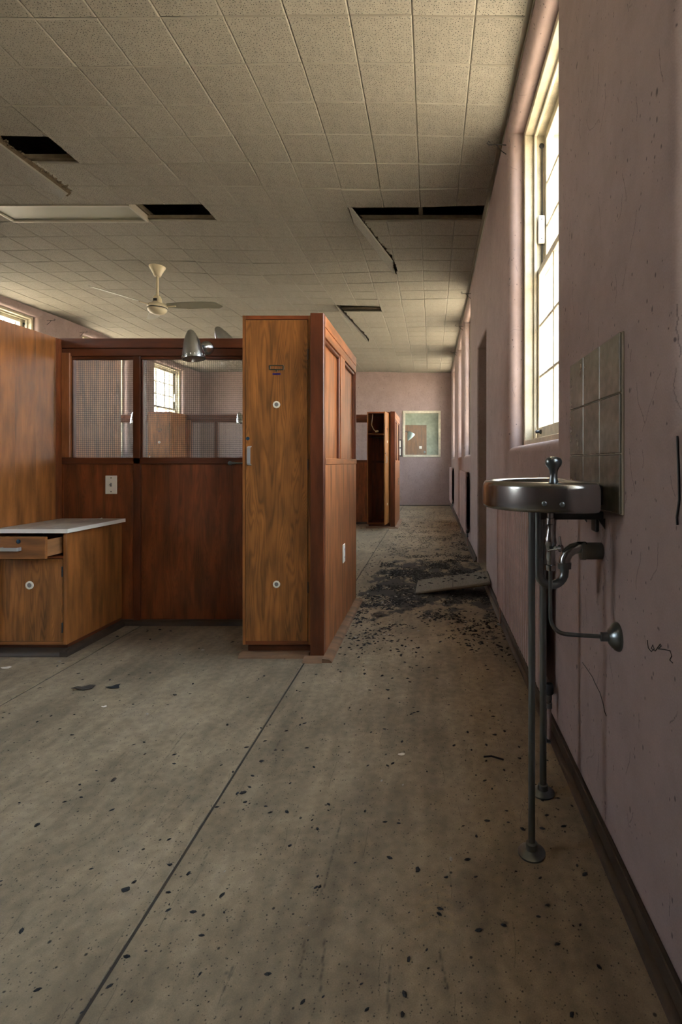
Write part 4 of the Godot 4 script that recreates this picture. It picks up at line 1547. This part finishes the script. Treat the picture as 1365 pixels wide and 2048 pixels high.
# bullet shaped reading lamp; the joint sits on a rail at the origin, the shade hangs towards the camera
func make_lamp(label: String, at: Vector3, tilt := 0.15, lift := Vector3.ZERO) -> Node3D:
	var o := thing("reading_lamp", label, "lamp", at, "bullet reading lamps on the partitions")
	var m1 := MB.new()
	m1.lathe(Vector3.ZERO, Vector3(0, 0, 1), [[0, 0.0], [0, 0.047], [0.004, 0.048], [0.02, 0.043], [0.04, 0.028], [0.052, 0.012], [0.054, 0]], 24)
	part("wall_rose", m1, M.brushed, o)
	var m2 := MB.new()
	m2.tube([Vector3(0, 0, 0.045), Vector3(-0.02, 0.004, 0.07) + lift * 0.5, Vector3(-0.035, 0.008, 0.085) + lift], 0.010, 10)
	part("knuckle", m2, M.iron, o)
	var axis := Vector3(sin(tilt), -cos(tilt), 0.06).normalized()
	var top := Vector3(-0.062, 0.095, 0.10) + lift
	var m3 := MB.new()
	m3.lathe(top, axis, [[0, 0], [0.002, 0.010], [0.008, 0.018], [0.025, 0.028], [0.06, 0.043], [0.10, 0.055], [0.15, 0.0655], [0.185, 0.0695], [0.19, 0.0695], [0.19, 0.067], [0.15, 0.063], [0.06, 0.04], [0.02, 0.02], [0.015, 0]], 32)
	var shade := part("shade", m3, M.brushed, o, "brushed aluminium bullet shade")
	var sl := MB.new()
	var sx := axis.cross(Vector3.FORWARD).normalized()
	var sy := axis.cross(sx).normalized()
	for k in 18:
		var a := TAU * k / 18
		var dir := sx * cos(a) + sy * sin(a)
		var c := top + axis * 0.174 + dir * 0.0686
		var tng := axis.cross(dir).normalized()
		sl.quad(c - tng * 0.003 - axis * 0.0055 + dir * 0.0006, c + tng * 0.003 - axis * 0.0055 + dir * 0.0006, c + tng * 0.003 + axis * 0.0055 + dir * 0.0015, c - tng * 0.003 + axis * 0.0055 + dir * 0.0015, dir)
	part("vent_slots", sl, M.card, shade)
	return o


func switch_plate(at: Vector3):
	var o := thing("light_switch", "cream light switch plate on the dark wooden panel", "light switch", at)
	var m := MB.new()
	m.box(-0.038, 0.038, -0.06, 0.06, -0.006, 0.0, 0.002)
	part("plate", m, M.white_plastic, o)
	var t := MB.new()
	t.box(-0.005, 0.005, -0.012, 0.012, -0.008, -0.006, 0.001)
	t.box(-0.004, 0.004, -0.002, 0.006, -0.018, -0.006, 0.001)
	part("toggle", t, M.grey_disc, o)
	for y in [-0.045, 0.045]:
		var s := MB.new()
		s.lathe(Vector3(0, y, 0.006), Vector3(0, 0, 1), [[0, 0.004], [0.001, 0.003], [0.0012, 0]], 10)
		part("screw", s, M.brass_dark, o)


func outlet(at: Vector3, label: String, m: Material):
	var o := thing("wall_socket", label, "socket", at)
	var b := MB.new()
	b.box(0, 0.007, -0.06, 0.06, -0.036, 0.036, 0.002)
	part("plate", b, m, o)
	for y in [-0.026, 0.026]:
		var s := MB.new()
		s.box(0.0072, 0.0095, y - 0.017, y + 0.017, -0.018, 0.018, 0.001)
		var f := part("socket_face", s, M.laminate_edge, o)
		var h := MB.new()
		for z in [-0.007, 0.007]:
			h.box(0.0094, 0.0099, y - 0.006, y + 0.006, z - 0.0015, z + 0.0015, 0.0)
		part("slots", h, M.iron, f)


func loose_panel(label: String, origin: Vector3, along: Vector3, wide: Vector3, torn: int, called := "hanging_ceiling_panel", face_up := false):
	# a two-square acoustic panel: origin is one end's corner, along its length, wide its width, face on the side of along x wide
	var o := thing(called, label, "ceiling panel", origin, "")
	var ex := along.normalized()
	var ez := (wide - ex * wide.dot(ex)).normalized()
	var ey := ez.cross(ex).normalized() if face_up else ex.cross(ez).normalized()   # towards the back of the panel
	var basis_ := Basis(ex, ey, ez)
	var f := inst("panel_face", panel_mesh(0, 2, TILE), M.tile0, o)
	# panel_mesh runs towards -z
	f.transform = Transform3D(Basis(ex, ey, -ez), Vector3.ZERO) if basis_.determinant() < 0 else Transform3D(basis_, ez * TILE)
	var mb := MB.new()
	mb.xf = Transform3D(basis_, Vector3.ZERO)
	mb.box(0.001, 2 * TILE - 0.001, 0.015, 0.024, -0.001, -TILE + 0.001, 0.001)
	part("fibre_back", mb, M.tile_core, o)
	if torn > 0:
		var g := RandomNumberGenerator.new()
		g.seed = torn
		var tm := MB.new()
		tm.xf = Transform3D(basis_, Vector3.ZERO)
		for k in 80:
			# ragged fibre along the free end and the edges
			var p: Vector3
			var r := g.randf_range(0.008, 0.024)
			if k < 30:
				p = Vector3(2 * TILE + g.randf_range(-0.02, 0.012), g.randf_range(0.012, 0.03), g.randf_range(0.01, TILE - 0.01))
			else:
				p = Vector3(g.randf_range(0.05, 2 * TILE), g.randf_range(0.018, 0.032), g.randf_range(0.0, 0.02) if g.randf() < 0.8 else TILE - g.randf_range(0.0, 0.02))
			var a := Vector3(g.randf_range(-1, 1), g.randf_range(-0.6, 1), g.randf_range(-1, 1)).normalized() * r
			var b := Vector3(g.randf_range(-1, 1), g.randf_range(-0.6, 1), g.randf_range(-1, 1)).normalized() * r * 0.6
			var c := a.cross(b).normalized() * r * 0.4
			var q := [p + a, p - a * 0.6 + b, p - a * 0.6 - b, p + c]
			for e in [[0, 1, 2], [0, 1, 3], [1, 2, 3], [2, 0, 3]]:
				var nn: Vector3 = (q[e[1]] - q[e[0]]).cross(q[e[2]] - q[e[0]]).normalized()
				tm.tri(q[e[0]], q[e[1]], q[e[2]], nn, nn, nn)
		part("torn_fibre", tm, M.tile_core, o)
	return o


func torn_panel():
	# snapped piece hanging below the opening before the recessed light: four corners of its face
	var q := [D(-2.907, 3.199, 3.43), D(-2.418, 2.835, 3.43), D(-2.648, 2.948, 3.70), D(-3.10, 3.17, 3.71)]
	var o := thing("hanging_ceiling_panel", "torn acoustic panel slipping from the opening before the recessed light", "ceiling panel", q[0])
	var up: Vector3 = (q[1] - q[0]).cross(q[2] - q[0]).normalized()
	if up.y < 0:
		up = -up
	var uv := [Vector2(0, 0), Vector2(2, 0), Vector2(1.7, 1), Vector2(0, 1)]
	var f := MB.new(q[0])
	f.quad(q[0], q[1], q[2], q[3], -up, uv)
	var z := Vector2(0.002, 0.002)
	for k in 4:
		var p := (k + 1) % 4
		f.quad(q[k], q[p], q[p] + up * 0.012, q[k] + up * 0.012, (q[k] + q[p]) / 2 - (q[0] + q[2]) / 2, [z, z, z, z])
	part("panel_face", f, M.tile0, o)
	var b := MB.new(q[0])
	for k in 4:
		var p := (k + 1) % 4
		b.quad(q[k] + up * 0.012, q[p] + up * 0.012, q[p] + up * 0.04, q[k] + up * 0.04, (q[k] + q[p]) / 2 - (q[0] + q[2]) / 2)
	b.quad(q[0] + up * 0.04, q[1] + up * 0.04, q[2] + up * 0.04, q[3] + up * 0.04, up)
	part("fibre_back", b, M.tile_core, o)
	var g := RandomNumberGenerator.new()
	g.seed = 23
	var t := MB.new(q[0])
	for k in 90:
		var e := g.randf()
		var c: Vector3 = (q[0].lerp(q[1], e) if k < 64 else q[1].lerp(q[2], e)) + up * g.randf_range(0.03, 0.045)
		var r := g.randf_range(0.006, 0.018)
		var v := []
		for i in 4:
			v.append(c + Vector3(g.randf_range(-1, 1), g.randf_range(-1, 1), g.randf_range(-1, 1)).normalized() * r)
		for i in [[0, 1, 2], [0, 1, 3], [1, 2, 3], [2, 0, 3]]:
			var nn: Vector3 = (v[i[1]] - v[i[0]]).cross(v[i[2]] - v[i[0]]).normalized()
			t.tri(v[i[0]], v[i[1]], v[i[2]], nn, nn, nn)
	part("torn_fibre", t, M.tile_core, o)


func light_fixture():
	var x1 := COL0 - TILE * 9
	var x0 := COL0 - TILE * 13
	var d0 := ROW0 + TILE * 6
	var d1 := d0 + TILE
	var at := D((x0 + x1) / 2, CEIL, (d0 + d1) / 2)
	var o := thing("recessed_light", "unlit recessed ceiling light with greenish diffuser", "ceiling light", at)
	var f := MB.new(at)
	for b in [[x0 + 0.002, x1 - 0.002, d0 + 0.002, d0 + 0.022], [x0 + 0.002, x1 - 0.002, d1 - 0.022, d1 - 0.002], [x0 + 0.002, x0 + 0.022, d0 + 0.022, d1 - 0.022], [x1 - 0.022, x1 - 0.002, d0 + 0.022, d1 - 0.022]]:
		f.box(b[0], b[1], CEIL - 0.012, CEIL + 0.05, b[2], b[3], 0.003)
	part("frame", f, M.metal_trim, o)
	var g := MB.new(at)
	g.box(x0 + 0.022, x1 - 0.022, CEIL + 0.004, CEIL + 0.010, d0 + 0.022, d1 - 0.022, 0.001)
	part("diffuser", g, M.diffuser, o)
	var h := MB.new(at)
	h.box(x0 + 0.022, x1 - 0.022, CEIL + 0.06, CEIL + 0.12, d0 + 0.01, d1 - 0.01, 0.01)
	part("housing", h, M.metal_trim, o)


func towel_bar(at: Vector3):
	var o := thing("towel_rail", "short steel towel rail with ball end beside the tall wardrobe", "towel rail", at)
	var m := MB.new()
	m.tube([Vector3(0, 0, 0.04), Vector3(0.24, 0, 0.04)], 0.006, 10)
	part("bar", m, M.dull_chrome, o)
	var b := MB.new()
	b.lathe(Vector3(-0.014, 0, 0.04), Vector3(1, 0, 0), [[0, 0], [0.002, 0.008], [0.009, 0.0135], [0.018, 0.0135], [0.026, 0.009], [0.045, 0.0075]], 16)
	part("ball_end", b, M.dull_chrome, o)
	for x in [0.01, 0.22]:
		var p := MB.new()
		p.tube([Vector3(x, 0, -0.0005), Vector3(x, 0, 0.04)], 0.006, 10)
		part("post", p, M.dull_chrome, o)


func wall_marks():
	# pencil scrawl, a crack and a cable end on the right wall; pixel -> point of the wall
	var on_wall := func(px: float, py: float) -> Vector3:
		var depth := WX * FOCAL / (px - VP.x)
		return D(WX - 0.0006, CAM_H - (py - VP.y) * depth / FOCAL, depth)
	var lines := [
		["pencil_scrawl", "looping dark pencil scrawl on the pink wall beyond the chrome wall flange", "scrawl", [[1296, 1280], [1298, 1296], [1304, 1303], [1310, 1298], [1307, 1290], [1304, 1297], [1312, 1302], [1322, 1288], [1324, 1292], [1318, 1298], [1330, 1299], [1342, 1302], [1345, 1312], [1341, 1320], [1347, 1326]]],
		["wall_crack", "fine dark crack running down the pink wall below the supply pipe", "crack", [[1166, 1325], [1178, 1342], [1186, 1354], [1192, 1368], [1201, 1385], [1207, 1405], [1211, 1424], [1214, 1432]]],
	]
	for l in lines:
		var at: Vector3 = on_wall.call(l[3][0][0], l[3][0][1])
		var mb := MB.new(at)
		var pts := []
		for q in l[3]:
			pts.append(on_wall.call(q[0], q[1]))
		mb.tube(pts, 0.0010, 5)
		single(l[0], mb, M.soot, l[1], l[2], at)
	var ca: Vector3 = on_wall.call(1357, 1050)
	var cm := MB.new(ca)
	var cpts := []
	for q in [[1358, 1050], [1357, 1035], [1362, 1000], [1361, 950], [1359, 905], [1358, 872]]:
		cpts.append(on_wall.call(q[0], q[1]) + Vector3(-0.002, 0, 0))
	cm.tube(cpts, 0.0022, 6)
	single("cable", cm, M.iron, "thin dark cable hanging on the pink wall beside the grey tiles", "cable", ca)


func debris():
	var g := RandomNumberGenerator.new()
	g.seed = 77
	# pieces one can tell apart
	var list := [
		[168, 1377, 0.050, "large curled black flake lying on bare linoleum before the bedside cabinet", "leaf"],
		[228, 1375, 0.034, "pointed black flake beside a larger curled one on the linoleum", "soot"],
		[228, 1560, 0.022, "", "leaf"], [75, 1650, 0.015, "", "soot"], [523, 1523, 0.017, "", "soot"], [487, 1586, 0.018, "", "soot"], [490, 1605, 0.012, "", "soot"],
		[250, 1780, 0.020, "", "soot"], [268, 1765, 0.010, "", "soot"], [340, 1730, 0.012, "", "soot"], [377, 1748, 0.011, "", "soot"], [337, 1785, 0.010, "", "soot"],
		[836, 1740, 0.016, "", "soot"], [893, 1755, 0.009, "", "soot"], [990, 1470, 0.014, "", "soot"], [1010, 1463, 0.013, "", "soot"], [973, 1522, 0.010, "", "soot"], [1040, 1517, 0.013, "", "soot"],
		[820, 1364, 0.014, "", "soot"], [778, 1397, 0.012, "", "soot"], [954, 1673, 0.010, "", "soot"], [985, 1578, 0.008, "", "soot"], [1096, 1811, 0.009, "", "soot"], [818, 1920, 0.010, "", "soot"],
		[806, 2030, 0.010, "", "soot"], [1145, 2030, 0.011, "", "soot"], [350, 1390, 0.018, "", "leaf"], [220, 1360, 0.012, "", "soot"], [580, 1692, 0.009, "", "soot"], [640, 1774, 0.009, "", "soot"],
		[455, 1450, 0.013, "", "soot"], [495, 1395, 0.010, "", "soot"], [776, 1380, 0.018, "", "soot"], [730, 1348, 0.016, "", "soot"], [765, 1352, 0.018, "", "soot"], [690, 1310, 0.012, "", "soot"],
	]
	for k in list.size():
		var e = list[k]
		var mb := flake_mesh(e[2] if e[3] else e[2] * 0.62, 500 + k, e[2] * (0.3 if e[2] > 0.03 else 0.12))
		var label: String = e[3] if e[3] else "small black flake of dirt lying on the dusty linoleum floor"
		var o := single("dirt_flake", mb, M[e[4]], label, "debris", on_floor(e[0], e[1]), "" if e[3] else "loose black flakes on the linoleum")
		o.rotation.y = g.randf() * TAU if not e[3] else [0.1, 0.25][k]
	var pale := [[803, 1510, 0.013, "pale beige flake lying flat on the dusty floor"], [12, 1336, 0.026, "crumpled pale paint flake on floor before the bedside cabinet"], [208, 1414, 0.011, "small beige flake behind the large curled black flake"]]
	for k in pale.size():
		single("paint_flake", flake_mesh(pale[k][2], 700 + k, 0.005), M.pale_flake, pale[k][3], "flake", on_floor(pale[k][0], pale[k][1]))
	var tw := MB.new()
	var a := on_floor(968, 1515)
	var b := on_floor(1008, 1521)
	tw.tube([Vector3(0, 0.003, 0), (b - a) * 0.4 + Vector3(0, 0.006, -0.006), b - a + Vector3(0, 0.003, 0)], 0.003, 6)
	single("twig", tw, M.soot, "short dark twig on the floor near the fountain legs", "twig", a)
	# blown-in crumbs of soil and leaf mould
	var fm := MB.new()
	var pts := []
	for k in 6:
		var an := TAU * k / 6
		pts.append(Vector3(cos(an) * [1.0, 0.7, 0.95, 1.0, 0.6, 0.9][k], 0, sin(an) * [0.6, 0.55, 0.5, 0.45, 0.6, 0.5][k]))
	for k in 6:
		var p: Vector3 = pts[k]
		var q: Vector3 = pts[(k + 1) % 6]
		var t := Vector3(0.1, 0.35, 0)
		var nn := (q - p).cross(t - p).normalized()
		if nn.y < 0:
			nn = -nn
		fm.tri(p, q, t, nn, nn, nn)
	var places := []
	var field := FastNoiseLite.new()
	field.seed = 5
	field.frequency = 2.2
	field.fractal_octaves = 3
	while places.size() < 19000:
		var x := g.randf_range(-2.3, 0.45)
		var d := g.randf_range(1.0, 11.5)
		var heavy := smoothstep(3.2, 3.9, d) * (1.0 - smoothstep(5.0, 6.4, d))
		var some := smoothstep(2.5, 3.2, d) * (1.0 - smoothstep(7.5, 11.0, d)) * 0.22
		var lane := 1.0 if x > -0.52 else 0.06
		var near := 0.022 if x > -0.7 else 0.010
		var den := (heavy * 0.85 + some) * lane
		if d < 4.1 and x < -0.56 and d > 2.7:
			den = 0.012 if x > -2.0 and d < 3.3 and x < -1.05 else 0.0
			near = 0.0
		var f := field.get_noise_2d(x, d)
		den *= clampf(0.35 + f * 2.2, 0.02, 1.5)
		den += near
		if g.randf() > den:
			continue
		var r := lerpf(0.0025, 0.017, pow(g.randf(), 2.5)) * (1.0 if d > 2.8 else 0.62)
		places.append([D(x, 0.0005, d), r])
	for k in 150:
		# more lie on the fallen panel
		var a2 := g.randf_range(0.03, 0.58)
		var w2 := g.randf_range(0.02, 0.285)
		if field.get_noise_2d(a2 * 3.0, w2 * 3.0 + 20.0) < -0.1:
			continue
		var p2 := D(-0.128, 0.016, 4.16) + Vector3(0.60, 0.085, 0.03).normalized() * a2 + Vector3(0.0, 0.03, -0.3).normalized() * w2 + Vector3(0, 0.0275, 0)
		places.append([p2, lerpf(0.006, 0.024, pow(g.randf(), 2.0))])
	var mm := MultiMesh.new()
	mm.transform_format = MultiMesh.TRANSFORM_3D
	mm.use_colors = true
	mm.mesh = fm.mesh()
	mm.instance_count = places.size()
	for k in places.size():
		var r: float = places[k][1]
		mm.set_instance_transform(k, Transform3D(Basis.from_euler(Vector3(0, g.randf() * TAU, 0)).scaled(Vector3(r, r * g.randf_range(0.5, 1.2), r)), places[k][0]))
		var c := g.randf_range(0.008, 0.03)
		mm.set_instance_color(k, Color(c, c, c * 1.05) if g.randf() > 0.03 else Color(0.35, 0.33, 0.3))
	var mi := MultiMeshInstance3D.new()
	mi.multimesh = mm
	var cm := mat("crumbs", Color.WHITE, 0.95)
	cm.vertex_color_use_as_albedo = true
	mi.material_override = cm
	mi.name = "soil_crumbs"
	mi.set_meta("label", "dark soil and leaf crumbs strewn along the corridor floor")
	mi.set_meta("category", "debris")
	mi.set_meta("kind", "stuff")
	add_child(mi)


func _ready():
	rng.seed = 4
	# camera: level, the frame shifted left and down of the optical axis
	var cam := Camera3D.new()
	cam.name = "camera"
	cam.projection = Camera3D.PROJECTION_FRUSTUM
	cam.near = 0.05
	cam.far = 200.0
	cam.size = 2048.0 / FOCAL * cam.near
	cam.frustum_offset = Vector2((682.5 - VP.x) / FOCAL, (VP.y - 1024.0) / FOCAL) * cam.near
	cam.position = Vector3(0, CAM_H, 0)
	add_child(cam)
	cam.current = true
	# bright hazy sky; high sun along the building's axis lights the yard but does not reach in
	var env := Environment.new()
	env.background_mode = Environment.BG_SKY
	var sky := Sky.new()
	var sm := ProceduralSkyMaterial.new()
	sm.sky_top_color = Color(0.80, 0.88, 0.96)
	sm.sky_horizon_color = Color(1.0, 0.97, 0.90)
	sm.ground_bottom_color = Color(0.70, 0.64, 0.52)
	sm.ground_horizon_color = Color(0.95, 0.92, 0.85)
	sm.sun_angle_max = 3.0
	sky.sky_material = sm
	env.sky = sky
	env.background_energy_multiplier = 10.0
	env.tonemap_mode = Environment.TONE_MAPPER_LINEAR
	env.tonemap_exposure = 2.4
	env.sdfgi_enabled = true
	env.ssao_enabled = true
	env.ssil_enabled = true
	var we := WorldEnvironment.new()
	we.environment = env
	add_child(we)
	var sun := DirectionalLight3D.new()
	sun.name = "sun"
	sun.light_color = Color(1.0, 0.94, 0.85)
	sun.light_energy = 16.0
	sun.light_angular_distance = 0.6
	sun.shadow_enabled = true
	sun.basis = Basis.looking_at(-Vector3(0.10, 0.80, 0.60).normalized(), Vector3.UP)
	add_child(sun)

	materials()
	shell()

	# partitions and wardrobes
	var post := D(-0.578, 0, 2.78)
	make_partition("wooden cubicle partition with wire-glass panes and panelled end next to the bedside cabinet", post, [-1.835, -3.60])
	make_partition("wooden cubicle partition further down the ward with its end by the open wardrobe", D(-0.578, 0, 8.256), [-1.835, -3.60, -5.36])
	var wr := make_wardrobe("tall wooden wardrobe with closed door, purple tape label and two white discs", D(-0.655, 0, 2.82))
	copy(wr, D(-2.413, 0, 2.82), "tall wooden wardrobe whose side rises behind the bedside cabinet")
	var b2 := copy(wr, D(-2.788, 0, 4.02), "wooden wardrobe side showing brown through the left wire-glass pane")
	b2.rotation.y = PI
	make_wardrobe("far wooden wardrobe with its door standing open and white cord inside", D(-0.655, 0, 8.296), true)
	copy(wr, D(-4.178, 0, 8.296), "far wooden wardrobe with white disc seen through the wire glass")
	make_cabinet()
	switch_plate(D((222.5 - VP.x) * 3.39 / FOCAL, CAM_H - (969.5 - VP.y) * 3.39 / FOCAL, 3.394))
	outlet(D(-0.578, 0.463, 3.40), "white double socket on the lit end of the near partition", M.white_plastic)
	outlet(D(-0.578, 0.72, 9.05), "steel socket plate on the end of the far partition", M.dull_chrome)
	towel_bar(D(-1.30, 1.055, 3.379))
	# cord hanging inside the open wardrobe
	var cp := D(-0.985, 1.525, 8.42)
	var co := thing("flex_cord", "white flex cord hanging inside the open far wardrobe", "cord", cp)
	var cm := MB.new(cp)
	cm.tube([cp + Vector3(0.03, 0.31, 0), cp + Vector3(0.028, 0.25, 0), cp + Vector3(0.01, 0.14, 0), cp + Vector3(0.05, 0.06, 0), cp + Vector3(0.09, 0.025, 0)], 0.007, 8)
	part("flex", cm, M.cord, co)
	var ch := MB.new(cp)
	ch.lathe(cp + Vector3(0.075, 0.024, 0), Vector3(1, 0.25, 0), [[0, 0.0], [0, 0.016], [0.03, 0.02], [0.05, 0.012], [0.055, 0]], 12)
	part("lamp_holder", ch, M.cord, co)

	# lamps on the partitions
	var l1 := make_lamp("brushed bullet reading lamp on the near partition's top rail", D(-1.462, 1.805, 3.371))
	var l2 := make_lamp("brushed bullet reading lamp peeking over the top rail from behind", D(-1.50, 1.815, 3.468), -0.5, Vector3(0.045, 0.085, 0))
	l2.rotation.y = PI
	copy(l1, D(-4.98, 1.805, 8.847), "bullet lamp on the far partition seen in the left wire-glass pane")
	copy(l1, D(-3.19, 1.805, 8.847), "bullet lamp on the far partition seen beside the tall wardrobe")

	fan()
	light_fixture()
	fountain()
	make_radiator("fluted pink radiator behind the drinking fountain", 2.0, 3.36)
	make_radiator("pink radiator just past the doorway in the right wall", 6.45, 7.75)
	make_radiator("pink radiator in the far corner of the corridor", 10.9, 12.1)

	# ceiling panels that came down
	loose_panel("acoustic panel hanging by one end from the long double opening by right wall", D(-0.703, CEIL, 4.336), D(-0.335, 2.743, 4.336) - D(-0.703, CEIL, 4.336), Vector3(0, 0, -1), 21)
	loose_panel("acoustic panel hanging from the small opening above the partition end", D(-1.3215, CEIL, 7.081), D(-0.90, 2.764, 7.081) - D(-1.3215, CEIL, 7.081), Vector3(0, 0, -1), 22)
	torn_panel()
	var fa := D(-0.128, 0.016, 4.16)
	loose_panel("fallen acoustic panel lying tilted on the dirt by the right wall", fa, Vector3(0.60, 0.085, 0.03), Vector3(0.02, 0.03, -0.3), 0, "fallen_ceiling_panel", true)

	for w in [[3.34, "bent wire bracket at the head of the nearest right window"], [6.30, "bent wire bracket above the doorway's far side on the right wall"], [7.82, "bent wire bracket between the two middle right windows"], [9.7, "bent wire bracket near the far end of the right wall"]]:
		hook(WX, 1.0, 3.11, w[0], w[1])
	for w in [[7.5, "bent wire bracket beside the left window above the partition"], [8.2, "bent wire bracket near the ceiling on the left wall"]]:
		hook(LX, -1.0, 3.11, w[0], w[1])
	wall_marks()
	debris()
